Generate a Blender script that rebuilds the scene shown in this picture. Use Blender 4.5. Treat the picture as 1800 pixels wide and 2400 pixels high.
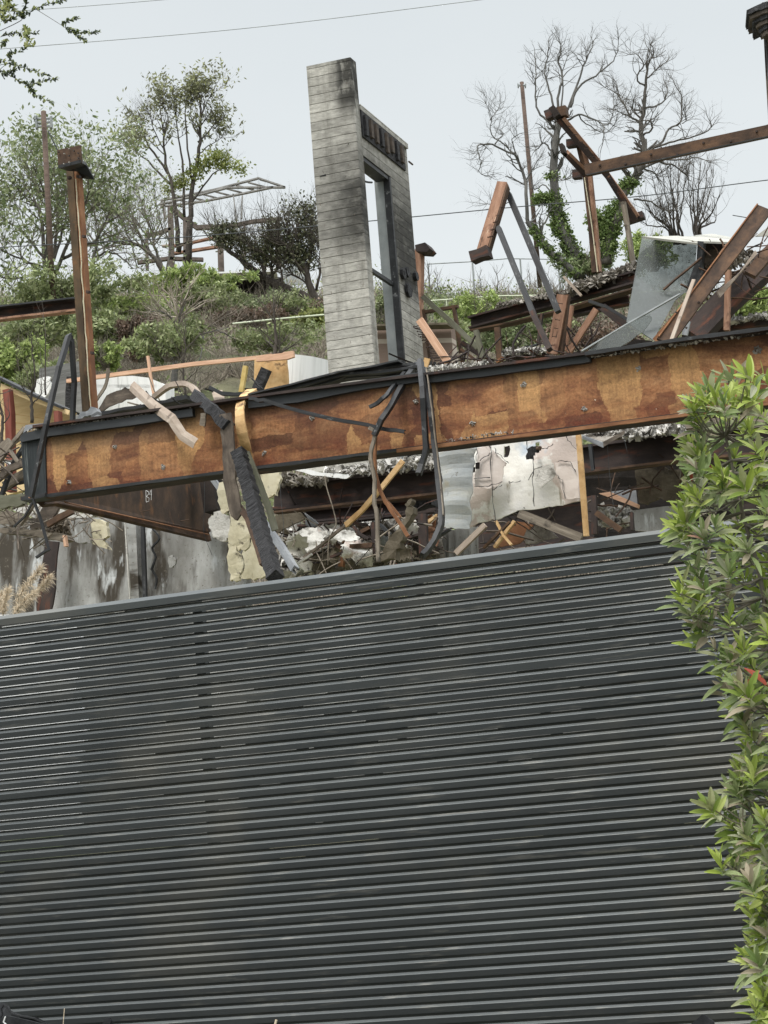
import bpy, bmesh, math, random
from mathutils import Vector, Matrix, noise
from math import radians as R, sin, cos, pi
for o in list(bpy.data.objects): bpy.data.objects.remove(o)
sc = bpy.context.scene
COL = sc.collection
rnd = random.Random(7)
# ---------------------------------------------------------------- camera
F = 5338.0; PITCH = R(9.63); ROLL = R(4.5); CAM = Vector((0, 0, 1.6))
cd = bpy.data.cameras.new('camera'); cam = bpy.data.objects.new('camera', cd); COL.objects.link(cam)
cd.sensor_fit = 'VERTICAL'; cd.sensor_height = 24; cd.lens = F / 2400 * 24; cd.clip_end = 6000; cd.clip_start = .1
CM = Matrix.Rotation(R(90) + PITCH, 3, 'X') @ Matrix.Rotation(-ROLL, 3, 'Z')
cam.matrix_world = Matrix.Translation(CAM) @ CM.to_4x4()
sc.camera = cam
# ---------------------------------------------------------------- world: overcast daylight over a Nishita sky
SUN_EL, SUN_AZ = 58, -150
w = bpy.data.worlds.new('World'); sc.world = w; w.use_nodes = True
nt = w.node_tree; nt.nodes.clear()
out = nt.nodes.new('ShaderNodeOutputWorld'); bg = nt.nodes.new('ShaderNodeBackground'); bg2 = nt.nodes.new('ShaderNodeBackground'); add = nt.nodes.new('ShaderNodeAddShader')
sky = nt.nodes.new('ShaderNodeTexSky'); sky.sky_type = 'NISHITA'; sky.sun_disc = False
sky.sun_elevation = R(SUN_EL); sky.sun_rotation = R(SUN_AZ); sky.air_density = 1; sky.dust_density = 4
nt.links.new(sky.outputs[0], bg.inputs[0]); bg.inputs[1].default_value = .05 * .5
tc = nt.nodes.new('ShaderNodeTexCoord'); sep = nt.nodes.new('ShaderNodeSeparateXYZ'); nt.links.new(tc.outputs['Generated'], sep.inputs[0])
nz = nt.nodes.new('ShaderNodeTexNoise'); nz.inputs['Scale'].default_value = 2.6; nz.inputs['Detail'].default_value = 6
mp = nt.nodes.new('ShaderNodeMapping'); mp.inputs['Scale'].default_value = (1, 1, 2.6); nt.links.new(tc.outputs['Generated'], mp.inputs[0]); nt.links.new(mp.outputs[0], nz.inputs[0])
ma = nt.nodes.new('ShaderNodeMath'); ma.operation = 'MULTIPLY_ADD'; ma.inputs[1].default_value = .24; nt.links.new(nz.outputs[0], ma.inputs[0]); nt.links.new(sep.outputs[2], ma.inputs[2])
rp = nt.nodes.new('ShaderNodeValToRGB'); nt.links.new(ma.outputs[0], rp.inputs[0])
el = rp.color_ramp.elements
el[0].position = 0; el[0].color = (.79, .80, .79, 1); el[1].position = 1; el[1].color = (2.2, 2.25, 2.3, 1)
for p, c in ((.20, (.80, .825, .81, 1)), (.30, (.715, .75, .745, 1)), (.38, (.77, .80, .79, 1)), (.50, (.69, .725, .725, 1)), (.62, (1.5, 1.53, 1.55, 1))):
    e = el.new(p); e.color = c
nt.links.new(rp.outputs[0], bg2.inputs[0]); bg2.inputs[1].default_value = 1
nt.links.new(bg.outputs[0], add.inputs[0]); nt.links.new(bg2.outputs[0], add.inputs[1]); nt.links.new(add.outputs[0], out.inputs[0])
sd = bpy.data.lights.new('sun', 'SUN'); sd.energy = 1.9; sd.angle = R(14); sd.color = (1, .96, .9)
sun = bpy.data.objects.new('sun', sd); COL.objects.link(sun)
az = R(SUN_AZ); sdir = Vector((sin(az) * cos(R(SUN_EL)), cos(az) * cos(R(SUN_EL)), sin(R(SUN_EL))))
sun.rotation_euler = (-sdir).to_track_quat('-Z', 'Y').to_euler()
sc.view_settings.view_transform = 'Standard'; sc.view_settings.look = 'None'; sc.view_settings.exposure = 0; sc.view_settings.gamma = 1
# ---------------------------------------------------------------- pixel rays -> points standing at real depths
K = 1659 / 600
ORG = {'O': (0, 0, 1), 'A': (0, 0, K), 'B': (600, 0, K), 'C': (1200, 0, K), 'D': (0, 500, K), 'E': (600, 500, K), 'F': (1200, 500, K),
       'G': (0, 900, K), 'H': (500, 800, K), 'I': (1000, 800, K), 'J': (1400, 800, 3.6875), 'M': (0, 1350, K), 'Q': (660, 1150, 4.1475),
       'R': (380, 440, 4.1475), 'T': (0, 930, 5.53), 'U': (960, 600, 4.1475), 'V': (1440, 530, 4.608), 'N': (0, 2100, 2.37)}
AX = Vector((cos(R(19.5)), -sin(R(19.5)), 0)); BX = Vector((sin(R(19.5)), cos(R(19.5)), 0)); UP = Vector((0, 0, 1))
def ray(px, py): return CM @ Vector(((px - 900) / F, -(py - 1200) / F, -1))
def at(px, py, Y, s=None):
    if s is None: s = -.354 if Y < 32 else 0
    d = ray(px, py); t = Y / (d.y - s * d.x)
    return CAM + d * t
def hit(px, py, P0, N):
    d = ray(px, py); return CAM + d * ((P0 - CAM).dot(N) / d.dot(N))
def pix(s):
    r = []; k = 'O'; x = None
    for t in s.split():
        if t in ORG: k = t
        elif x is None: x = float(t)
        else:
            o = ORG[k]; r.append((o[0] + x / o[2], o[1] + float(t) / o[2])); x = None
    return r
def P(s, Y):
    q = pix(s); n = len(q)
    if isinstance(Y, (int, float)): Y = [Y]
    res = []
    for i, (x, y) in enumerate(q):
        f = i / max(1, n - 1) * (len(Y) - 1); j = min(int(f), max(0, len(Y) - 2)); g = f - j
        yy = Y[j] if len(Y) == 1 else Y[j] * (1 - g) + Y[j + 1] * g
        res.append(at(x, y, yy))
    return res
# ---------------------------------------------------------------- materials
def S(c):
    c /= 255; return c / 12.92 if c <= .04045 else ((c + .055) / 1.055) ** 2.4
GAIN = 1.1; SAT = .86
def col(r, g=None, b=None, k=1.0, sat=None):
    if g is None: r, g, b = r
    SAT_ = sat or SAT
    L = .3 * S(r) + .59 * S(g) + .11 * S(b)
    return tuple(min(.85, max(0, L + (S(v) - L) * SAT_) * GAIN * k) for v in (r, g, b)) + (1,)
class MT:
    def __init__(s, name):
        s.m = bpy.data.materials.new(name); s.m.use_nodes = True; s.t = s.m.node_tree
        s.b = s.t.nodes['Principled BSDF']; s.tc = s.t.nodes.new('ShaderNodeTexCoord')
    def n(s, ty, **kw):
        x = s.t.nodes.new('ShaderNode' + ty)
        for k, v in kw.items(): setattr(x, k, v)
        return x
    def l(s, a, b): s.t.links.new(a, b)
    def vec(s, scale=(1, 1, 1), loc=(0, 0, 0)):
        m = s.n('Mapping'); m.inputs['Scale'].default_value = scale; m.inputs['Location'].default_value = loc; s.l(s.tc.outputs['Object'], m.inputs[0]); return m.outputs[0]
    def noise(s, v, scale, detail=5, rough=.6, dist=0):
        x = s.n('TexNoise'); s.l(v, x.inputs[0]); x.inputs['Scale'].default_value = scale; x.inputs['Detail'].default_value = detail
        x.inputs['Roughness'].default_value = rough; x.inputs['Distortion'].default_value = dist; return x.outputs[0]
    def ramp(s, f, stops, interp='LINEAR'):
        x = s.n('ValToRGB'); x.color_ramp.interpolation = interp; e = x.color_ramp.elements
        e[0].position, e[0].color = stops[0]; e[1].position, e[1].color = stops[-1]
        for p, c in stops[1:-1]:
            q = e.new(p); q.color = c
        s.l(f, x.inputs[0]); return x.outputs[0]
    def math(s, op, a, b=None, c=None):
        x = s.n('Math', operation=op)
        for i, v in enumerate((a, b, c)):
            if v is None: continue
            if isinstance(v, (int, float)): x.inputs[i].default_value = v
            else: s.l(v, x.inputs[i])
        return x.outputs[0]
    def mr(s, v, lo, hi, a=0, b=1):
        x = s.n('MapRange'); s.l(v, x.inputs[0]); x.inputs[1].default_value = lo; x.inputs[2].default_value = hi; x.inputs[3].default_value = a; x.inputs[4].default_value = b; return x.outputs[0]
    def mix(s, f, a, b, mode='MIX'):
        x = s.n('Mix', data_type='RGBA', blend_type=mode)
        if isinstance(f, (int, float)): x.inputs[0].default_value = f
        else: s.l(f, x.inputs[0])
        for i, v in ((6, a), (7, b)):
            if isinstance(v, tuple): x.inputs[i].default_value = v
            else: s.l(v, x.inputs[i])
        return x.outputs[2]
    def bump(s, h, st, d=.01):
        x = s.n('Bump'); x.inputs['Strength'].default_value = st; x.inputs['Distance'].default_value = d; s.l(h, x.inputs['Height']); s.l(x.outputs[0], s.b.inputs['Normal'])
    def fin(s, c, rough=.8, metal=0, spec=.3):
        if isinstance(c, tuple): s.b.inputs['Base Color'].default_value = c
        else: s.l(c, s.b.inputs['Base Color'])
        if isinstance(rough, (int, float)): s.b.inputs['Roughness'].default_value = rough
        else: s.l(rough, s.b.inputs['Roughness'])
        s.b.inputs['Metallic'].default_value = metal; s.b.inputs['Specular IOR Level'].default_value = spec
        return s.m
def spread(cs):
    n = len(cs); return [(.28 + .44 * i / (n - 1), c) for i, c in enumerate(cs)]
def M(name, cs, sc_=(1, 1, 1), f=6, detail=6, over=(), bump=.4, bf=30, rough=.85, metal=0, island=0, spec=.3, bd=.01):
    """cs: colour stops over noise; over: [(colour, freq, lo, hi, scale)] stain layers"""
    m = MT(name); v = m.vec(sc_); c = m.ramp(m.noise(v, f, detail, .65), spread(cs))
    for q in over:
        v2 = m.vec(q[4] if len(q) > 4 else (1, 1, 1), (q[1], q[1] * 2, 0)); msk = m.mr(m.noise(v2, q[1], 5, .6), q[2], q[3])
        c = m.mix(msk, c, q[0])
    if island:
        g = m.n('NewGeometry'); r = m.mr(g.outputs['Random Per Island'], 0, 1, 1 - island, 1 + island * .8)
        cc = m.n('CombineColor'); [m.l(r, cc.inputs[i]) for i in range(3)]
        c = m.mix(1.0, c, cc.outputs[0], 'MULTIPLY')
    if bump: m.bump(m.noise(v, bf, 6, .7), bump, bd)
    return m.fin(c, rough, metal, spec)
def leafmat(name, cols, trans=.25):
    cols = [tuple(v * .92 for v in c[:3]) + (1,) for c in cols]
    m = MT(name); g = m.n('NewGeometry'); n = len(cols)
    c = m.ramp(g.outputs['Random Per Island'], [(i / n, c) for i, c in enumerate(cols)], 'CONSTANT')
    nz = m.mr(m.noise(m.vec(), 1.1, 3), .3, .7, .7, 1.25); cc = m.n('CombineColor'); [m.l(nz, cc.inputs[i]) for i in range(3)]
    c = m.mix(1.0, c, cc.outputs[0], 'MULTIPLY')
    m.fin(c, .55, 0, .3)
    tr = m.n('BsdfTranslucent'); m.l(c, tr.inputs[0]); ms = m.n('MixShader'); ms.inputs[0].default_value = trans
    m.l(m.b.outputs[0], ms.inputs[1]); m.l(tr.outputs[0], ms.inputs[2]); m.l(ms.outputs[0], m.t.nodes['Material Output'].inputs[0])
    return m.m
def mat_beam():
    m = MT('rusted_beam_web'); v = m.vec((1.0, 1, 2.4)); n1 = m.noise(v, 2.6, 8, .7, .6)
    org = m.ramp(n1, [(.28, col(84, 46, 32, 1.04, .84)), (.42, col(128, 80, 48, 1.04, .84)), (.55, col(164, 110, 62, 1.04, .84)), (.74, col(192, 142, 90, 1.04, .84))])
    vb = m.vec((1, 1, 1)); wob = m.noise(m.vec((1, 1, 1)), 7, 8, .75)
    sx = m.n('SeparateXYZ'); m.l(vb, sx.inputs[0])
    xx = m.math('MULTIPLY_ADD', wob, .16, sx.outputs[0]); zz = m.math('MULTIPLY_ADD', wob, .12, sx.outputs[2])
    cb = m.n('CombineXYZ'); m.l(xx, cb.inputs[0]); m.l(zz, cb.inputs[1])
    def patch(sx_, sy_, seed, lo, hi):
        mm = m.n('Mapping'); mm.inputs['Scale'].default_value = (sx_, sy_, 1); mm.inputs['Location'].default_value = (seed, seed * 1.7, 0); m.l(cb.outputs[0], mm.inputs[0])
        vo = m.n('TexVoronoi', distance='CHEBYCHEV', feature='F1'); vo.inputs['Scale'].default_value = 1; vo.inputs['Randomness'].default_value = .75; m.l(mm.outputs[0], vo.inputs[0])
        return m.mr(vo.outputs['Color'], lo, hi)
    c = m.mix(m.math('MULTIPLY', patch(2.2, 4.2, 3.3, .46, .62), .70), org, m.ramp(m.noise(v, 5, 5), [(.3, col(58, 34, 30, 1.04, .84)), (.7, col(88, 50, 40, 1.04, .84))]))
    c = m.mix(m.math('MULTIPLY', patch(3.6, 2.1, 9.1, .58, .72), .55), c, col(214, 164, 92, 1.04, .84))
    soot = m.math('MULTIPLY', m.mr(sx.outputs[2], .0, .24), m.mr(m.noise(m.vec((.8, 1, 2)), 3, 7), .26, .52))
    c = m.mix(m.math('MULTIPLY', soot, .9), c, col(84, 74, 62, 1.04, .84))
    red = m.math('MULTIPLY', m.mr(sx.outputs[2], -.1, -.3), m.mr(m.noise(m.vec((.6, 1, 3)), 4, 5), .35, .65))
    c = m.mix(m.math('MULTIPLY', red, .7), c, col(112, 50, 26, 1.04, .84))
    stk = m.mr(m.noise(m.vec((16, 1, .7)), 1.4, 6, .7), .45, .68); c = m.mix(m.math('MULTIPLY', stk, .35), c, col(88, 58, 40, 1.04, .84))
    blo = m.mr(m.noise(m.vec((1, 1, 1.6), (7, 7, 7)), 7, 8, .75), .5, .62); c = m.mix(m.math('MULTIPLY', blo, .42), c, col(104, 72, 48, 1.04, .84))
    fine = m.mr(m.noise(m.vec(), 45, 6, .75), .3, .7, .6, 1.3); cc = m.n('CombineColor'); [m.l(fine, cc.inputs[i]) for i in range(3)]
    c = m.mix(1., c, cc.outputs[0], 'MULTIPLY')
    c = m.mix(m.mr(m.noise(m.vec((2, 1, 1), (4, 4, 4)), 13, 4), .70, .74), c, col(205, 190, 165, 1.04, .84))
    m.bump(m.noise(m.vec(), 40, 8, .7), .35, .008); return m.fin(c, .8, .0, .25)
def mat_concrete():
    m = MT('board_formed_concrete'); sx = m.n('SeparateXYZ'); m.l(m.vec(), sx.inputs[0]); BH = .104
    wob = m.math('MULTIPLY_ADD', m.noise(m.vec((1, 1, .1)), 9, 4), .012, sx.outputs[2])
    q = m.math('DIVIDE', wob, BH); fr = m.math('FRACT', q); fl = m.math('FLOOR', q)
    wn = m.n('TexWhiteNoise', noise_dimensions='1D'); m.l(fl, wn.inputs['W'])
    base = m.ramp(m.noise(m.vec((1, 1, 2.6)), 7, 8, .7), [(.25, col(124, 122, 115)), (.45, col(164, 162, 153)), (.7, col(202, 200, 190))])
    tone = m.mr(wn.outputs[0], 0, 1, .80, 1.12); cc = m.n('CombineColor'); [m.l(tone, cc.inputs[i]) for i in range(3)]
    c = m.mix(1., base, cc.outputs[0], 'MULTIPLY')
    face = m.math('LESS_THAN', sx.outputs[1], .02); line = m.math('MULTIPLY', m.math('LESS_THAN', fr, .06), m.math('MULTIPLY', face, m.mr(m.noise(m.vec((1, 1, 2), (5, 5, 5)), 5, 4), .35, .5, .35, 1))); lit = m.math('LESS_THAN', m.math('ABSOLUTE', m.math('SUBTRACT', fr, .11)), .035)
    c = m.mix(m.math('MULTIPLY', lit, .35), c, col(205, 203, 190)); c = m.mix(m.math('MULTIPLY', line, .85), c, col(58, 56, 50))
    # fire soot stains that follow the boards
    st = m.mr(m.noise(m.vec((1.5, 1.5, 3.2), (3, 1, 2)), 2.4, 7, .7), .18, .52)
    band = m.math('MULTIPLY', m.mr(sx.outputs[2], 4.25, 4.5), m.mr(sx.outputs[2], 6.0, 5.1))
    edge = m.mr(sx.outputs[0], -.55, -.1, .42, 1)
    patch = m.math('MULTIPLY', m.math('MULTIPLY', m.mr(sx.outputs[2], 5.85, 6.1), m.mr(sx.outputs[0], -.28, -.14)), m.mr(m.noise(m.vec((2, 2, 1)), 3, 5), .30, .48))
    hole = m.math('MULTIPLY', m.math('MULTIPLY', m.mr(sx.outputs[2], 4.1, 4.25), m.mr(sx.outputs[2], 4.75, 4.55)), m.mr(sx.outputs[0], .8, 1.0))
    s1 = m.math('MULTIPLY', m.math('MULTIPLY', m.math('MULTIPLY_ADD', st, .65, .35), band), edge)
    s2 = m.math('MINIMUM', m.math('ADD', m.math('ADD', s1, patch), m.math('MULTIPLY', hole, st)), 1)
    c = m.mix(m.math('MULTIPLY', s2, .90), c, col(30, 30, 28))
    str_ = m.mr(m.noise(m.vec((3, 3, .5), (1, 5, 2)), 3.5, 5, .6), .52, .7)
    c = m.mix(m.math('MULTIPLY', str_, .45), c, col(84, 82, 74))
    c = m.mix(m.mr(m.noise(m.vec((1, 1, 1), (8, 3, 1)), 16, 5), .66, .72), c, col(70, 68, 60))
    h = m.math('ADD', m.noise(m.vec((1, 1, 4)), 30, 6, .7), m.math('MULTIPLY', m.math('SMOOTH_MIN', fr, .12, .05), 5))
    m.bump(h, .7, .012); return m.fin(c, .9)
def mat_glass():
    m = MT('ash_dusted_glass'); m.b.inputs['Base Color'].default_value = (.60, .70, .70, 1); m.b.inputs['Transmission Weight'].default_value = 1; m.b.inputs['Roughness'].default_value = .05; m.b.inputs['IOR'].default_value = 1.1
    d = m.n('BsdfDiffuse'); d.inputs[0].default_value = col(116, 121, 120); tp = m.n('BsdfTransparent'); tp.inputs[0].default_value = (.86, .90, .885, 1)
    f = m.ramp(m.noise(m.vec((1, 1, 1)), 5, 8, .7), [(.3, (.16,) * 3 + (1,)), (.62, (.42,) * 3 + (1,))])
    sp = m.mr(m.noise(m.vec(), 40, 3), .62, .66, 0, .5); sx = m.n('SeparateXYZ'); m.l(m.vec(), sx.inputs[0])
    lowd = m.mr(sx.outputs[2], -1.0, .75, .42, -.1)
    f2 = m.math('MINIMUM', m.math('ADD', m.math('ADD', f, sp), lowd), .9)
    gl = m.n('BsdfGlossy'); gl.inputs['Roughness'].default_value = .12
    a = m.n('MixShader'); a.inputs[0].default_value = .08; m.l(tp.outputs[0], a.inputs[1]); m.l(gl.outputs[0], a.inputs[2])
    ms = m.n('MixShader'); m.l(f2, ms.inputs[0]); m.l(a.outputs[0], ms.inputs[1]); m.l(d.outputs[0], ms.inputs[2]); m.l(ms.outputs[0], m.t.nodes['Material Output'].inputs[0])
    return m.m
def mat_blocks():
    m = MT('brown_block_wall'); mp = m.vec((1, 1, 1)); sx = m.n('SeparateXYZ'); m.l(mp, sx.inputs[0]); cb = m.n('CombineXYZ'); m.l(sx.outputs[0], cb.inputs[0]); m.l(sx.outputs[2], cb.inputs[1])
    b = m.n('TexBrick'); m.l(cb.outputs[0], b.inputs[0]); b.inputs['Scale'].default_value = 1; b.inputs['Brick Width'].default_value = .8; b.inputs['Row Height'].default_value = .4; b.inputs['Mortar Size'].default_value = .035
    b.inputs['Color1'].default_value = col(116, 98, 86); b.inputs['Color2'].default_value = col(146, 126, 112); b.inputs['Mortar'].default_value = col(172, 160, 146)
    m.bump(m.noise(mp, 20), .4); return m.fin(b.outputs[0], .9)
MAT = {}
def mk():
    A = MAT
    A['beam'] = mat_beam(); A['conc'] = mat_concrete(); A['glass'] = mat_glass(); A['blocks'] = mat_blocks()
    A['rust'] = M('brown_rust', [col(50, 41, 34), col(80, 61, 47), col(108, 80, 56)], (.5, 1, 1), 9, over=[(col(44, 38, 36), 3, .5, .7)])
    A['rustdk'] = M('dark_maroon_rust', [col(42, 37, 36), col(58, 50, 48), col(76, 64, 58)], (.4, 1, 1), 6, over=[(col(104, 62, 44), 5, .56, .7, (.5, 1, 2))])
    A['rustor'] = M('orange_rust', [col(104, 68, 42), col(132, 88, 54), col(158, 112, 72)], (.5, 1, 1.5), 7, over=[(col(96, 56, 38), 3, .5, .7)])
    A['rustpk'] = M('pinkish_rust', [col(104, 78, 60), col(142, 104, 80), col(170, 132, 106)], (.3, 1, 2), 8, over=[(col(92, 60, 48), 4, .56, .68), (col(66, 50, 40), 9, .58, .66, (.6, 1, 3)), (col(196, 168, 140), 14, .66, .7, (.4, 1, 2))])
    A['black'] = M('burnt_black_steel', [col(22, 24, 26), col(36, 38, 40), col(56, 58, 60)], (.3, 1, 1.5), 8, over=[(col(120, 122, 122), 14, .62, .7, (.3, 1, 1))], rough=.55, bump=.2, spec=.4)
    A['flash'] = M('charcoal_flashing', [col(34, 38, 41), col(46, 50, 53), col(62, 66, 69)], (.4, 1, 1), 3, over=[(col(104, 108, 110), 7, .64, .72)], rough=.5, bump=.12, bf=14, spec=.4)
    A['ribbed'] = M('streaked_end_panel', [col(26, 30, 32), col(38, 44, 46), col(50, 56, 58)], (14, 14, .5), 2, over=[(col(120, 128, 126), 2.2, .60, .72, (22, 22, .8))], rough=.5)
    A['char'] = M('crocodile_char', [col(22, 22, 24), col(42, 42, 44), col(74, 74, 76)], (3.2, 1, 1), 14, bump=1, bf=17, bd=.05, rough=.7, spec=.4)
    A['lumber'] = M('new_lumber', [col(184, 140, 108), col(206, 162, 130), col(222, 184, 152)], (.25, 1, 3), 14, over=[(col(140, 98, 70), 6, .64, .7, (.5, 1, 2))], bump=.15)
    A['ply'] = M('ochre_torn_paper', [col(160, 122, 72), col(198, 158, 100), col(216, 182, 128)], (1, 1, 1), 6, over=[(col(104, 80, 54), 5, .58, .66)], bump=.8, bf=9)
    A['oldwood'] = M('weathered_wood', [col(84, 76, 66), col(122, 112, 98), col(152, 142, 126)], (.3, 1, 4), 10, over=[(col(48, 44, 40), 5, .56, .66)])
    A['greyboard'] = M('taupe_board', [col(128, 112, 98), col(158, 142, 126), col(180, 166, 150)], (.3, 1, 2), 7, over=[(col(92, 80, 70), 4, .6, .68)], bump=.3)
    A['grim'] = M('sooty_board', [col(62, 56, 50), col(90, 80, 70), col(128, 116, 102)], (.4, 1, 1.5), 6, over=[(col(34, 32, 32), 3, .5, .66)])
    A['olive'] = M('olive_board', [col(70, 70, 56), col(98, 98, 80), col(120, 120, 104)], (.3, 1, 2), 7)
    A['rustol'] = M('dark_olive_rust', [col(58, 48, 36), col(80, 66, 48), col(104, 80, 54)], (.4, 1, 1), 8, over=[(col(120, 82, 48), 4, .58, .7)])  # darker olive-brown rust for the wide face of the column
    A['dry'] = M('scorched_drywall', [col(206, 204, 194), col(226, 225, 217), col(236, 236, 230)], (1, 1, 1), 3.2, over=[(col(200, 186, 176), 1.9, .54, .57), (col(178, 190, 200), 1.3, .62, .68), (col(150, 142, 120), 4, .62, .72, (3, 1, .6)), (col(96, 92, 84), 22, .68, .74)], bump=.5, bf=8, bd=.02)
    A['drypink'] = M('pink_drywall', [col(206, 194, 184), col(216, 205, 196), col(224, 216, 208)], f=5, bump=.3)
    A['dryblue'] = M('curled_grey_drywall', [col(150, 158, 162), col(174, 180, 180), col(188, 188, 176)], (.8, 1, 3), 3, over=[(col(178, 166, 128), 1.6, .54, .66), (col(110, 108, 98), 12, .66, .72)], bump=.5, bf=9)
    A['cream'] = M('cream_plaster', [col(172, 162, 128), col(200, 192, 160), col(212, 206, 182)], f=5, over=[(col(96, 90, 74), 6, .6, .66)], bump=.8, bf=10)
    A['pale'] = M('pale_plaster', [col(176, 174, 164), col(200, 198, 190), col(214, 213, 206)], f=4, over=[(col(120, 116, 108), 5, .54, .64), (col(70, 66, 60), 9, .6, .68)], bump=.8, bf=9, bd=.03)
    A['stucco'] = M('smoke_stained_stucco', [col(106, 104, 98), col(144, 144, 140), col(182, 184, 182)], (1.6, 1.6, .55), 1.5, over=[(col(70, 64, 55), 1.3, .50, .60, (2.2, 2.2, .5)), (col(186, 190, 190), 2.1, .58, .64, (2.4, 2.4, .6)), (col(106, 100, 88), 30, .6, .7)], bump=.5, bf=18)
    A['gapback'] = M('gap_backing', [col(60, 60, 58), col(120, 120, 116), col(190, 190, 184)], (1, 1, .3), 1.4, bump=0)  # for the backings added behind the fence gaps
    A['stuccobr'] = M('brown_stucco', [col(66, 60, 48), col(92, 84, 68), col(112, 104, 88)], f=7, over=[(col(40, 34, 28), 3, .55, .66)], bump=.8)
    A['void'] = M('charred_void_shade', [col(18, 16, 15), col(34, 29, 26), col(58, 48, 42)], f=2.5, bump=.5)  # near-black colour holds the shade of gaps, holes and undersides besides char
    A['rustweb'] = M('brown_flame_rust', [col(58, 50, 46), col(80, 66, 56), col(108, 84, 64)], (.5, 1, 1), 4, over=[(col(126, 88, 56), 3, .56, .7, (.5, 1, 2))])
    A['ash'] = M('white_ash', [col(112, 108, 100), col(176, 173, 166), col(214, 212, 206)], f=9, over=[(col(56, 52, 47), 6, .50, .60)], island=.5, bump=.6)
    A['ashdk'] = M('grey_ash_rubble', [col(66, 60, 54), col(116, 110, 100), col(172, 166, 156)], f=5, island=.5)
    A['white'] = M('white_painted_sheet', [col(206, 208, 206), col(222, 224, 222), col(232, 233, 232)], (8, 8, .4), 1.2, bump=.05, over=[(col(186, 188, 186), 1.5, .58, .7, (12, 12, .5))])
    A['offwhite'] = M('white_roof_panel', [col(150, 150, 140), col(172, 172, 162), col(186, 186, 176)], f=3, bump=.1)
    A['galv'] = M('galvanised_steel', [col(104, 108, 112), col(134, 138, 142), col(164, 168, 170)], (.2, 1, 3), 5, over=[(col(70, 70, 70), 3, .6, .68)], rough=.5, metal=.3, bump=.1)
    A['yellow'] = M('yellow_plywood_siding', [col(196, 166, 112), col(214, 186, 132), col(224, 200, 150)], (.4, 1, 3), 5, over=[(col(168, 130, 80), 3, .62, .7, (.4, 1, 6))], bump=.1)
    A['foam'] = M('yellow_foam_strip', [col(168, 140, 66), col(190, 162, 84), col(206, 182, 110)], f=9, over=[(col(90, 70, 30), 8, .6, .64)])
    A['redpost'] = M('red_primed_steel', [col(96, 46, 36), col(120, 60, 48), col(136, 78, 64)], (.3, 1, 1), 5)
    A['greysid'] = M('grey_wood_siding', [col(108, 108, 106), col(136, 136, 134), col(154, 154, 152)], (.2, 1, 5), 5)
    A['fence'] = M('charcoal_powder_coat', [col(77, 82, 83), col(86, 91, 92), col(96, 101, 101)], (.4, 1, 1), 1.2, over=[(col(128, 128, 122), 26, .58, .74, (.12, 1, 1)), (col(108, 108, 102), 1.6, .52, .75, (.6, 1, 1))], bump=.04, bf=90, rough=.44, metal=.56, spec=.5)
    A['fabric'] = M('black_cloth', [col(28, 30, 32), col(40, 42, 44), col(52, 54, 56)], f=12, bump=.4, bf=60, rough=.95)
    A['bark'] = M('grey_bark', [col(58, 56, 50), col(84, 80, 74), col(112, 108, 100)], (1, 1, .3), 6)
    A['barkdk'] = M('burnt_bark', [col(44, 40, 36), col(66, 60, 54), col(88, 80, 72)], (1, 1, .3), 6)
    A['barkwt'] = M('bleached_bark', [col(62, 62, 58), col(84, 83, 79), col(116, 114, 108)], (1, 1, .3), 3)
    A['twig'] = M('twig', [col(90, 84, 74), col(112, 106, 94), col(130, 124, 112)], f=2, bump=0)
    A['twigdk'] = M('dark_twig', [col(58, 54, 48), col(74, 68, 60), col(90, 84, 74)], f=2, bump=0)
    A['pole'] = M('creosote_pole', [col(72, 58, 50), col(92, 76, 66), col(112, 94, 82)], (4, 4, .2), 4)
    A['soil'] = M('scrub_soil', [col(94, 90, 70), col(120, 116, 90), col(138, 138, 102)], f=.35, over=[(col(72, 84, 46), .22, .5, .62), (col(104, 90, 74), .5, .6, .7)], bump=.8, bf=3, bd=.3)
    A['road'] = M('grey_ground', [col(66, 66, 64), col(78, 78, 76), col(92, 92, 90)], f=2)
    A['dryb'] = M('dry_brush', [col(104, 96, 84), col(136, 126, 112), col(168, 160, 144)], f=.5, island=.45, bump=0)
    A['wire'] = M('cable_black', [col(60, 64, 66), col(70, 74, 76), col(80, 84, 86)], f=3, bump=0)
    A['rail'] = M('pale_green_rail', [col(170, 180, 150), col(184, 192, 164), col(196, 202, 180)], f=3, bump=0)
    A['steelgy'] = M('grey_post', [col(118, 124, 124), col(140, 146, 146), col(156, 160, 160)], f=3, bump=0)
    A['framewt'] = M('pale_steel_frame', [col(112, 110, 106), col(136, 134, 130), col(156, 154, 150)], f=3)
    A['house'] = M('charred_timber_brown', [col(70, 62, 56), col(92, 82, 74), col(112, 100, 92)], f=3)
    A['lf_lime'] = leafmat('lime_leaf', [col(152, 170, 74, 1.14, .98), col(168, 184, 92, 1.14, .98), col(136, 154, 68, 1.14, .98), col(182, 194, 112, 1.14, .98), col(120, 140, 64, 1.14, .98), col(146, 152, 96)], .32)
    A['lf_grey'] = leafmat('dusty_leaf', [col(146, 160, 104), col(130, 148, 86), col(168, 172, 138), col(116, 138, 70), col(160, 166, 120), col(106, 130, 62), col(168, 156, 130)], .3)
    A['lf_red'] = leafmat('red_leaf', [col(186, 92, 62), col(168, 74, 50), col(184, 140, 116)], .3)
    A['lf_small'] = leafmat('small_dark_leaf', [col(82, 96, 74), col(100, 114, 84), col(70, 82, 66), col(124, 134, 76)], .2)
    A['lf_eu'] = leafmat('eucalypt_leaf', [col(124, 128, 98), col(144, 148, 106), col(112, 112, 90), col(154, 158, 100)], .3)
    A['lf_yel'] = leafmat('fresh_yellow_green_leaf', [col(140, 148, 72), col(120, 134, 62), col(156, 162, 88)], .3)
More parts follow.
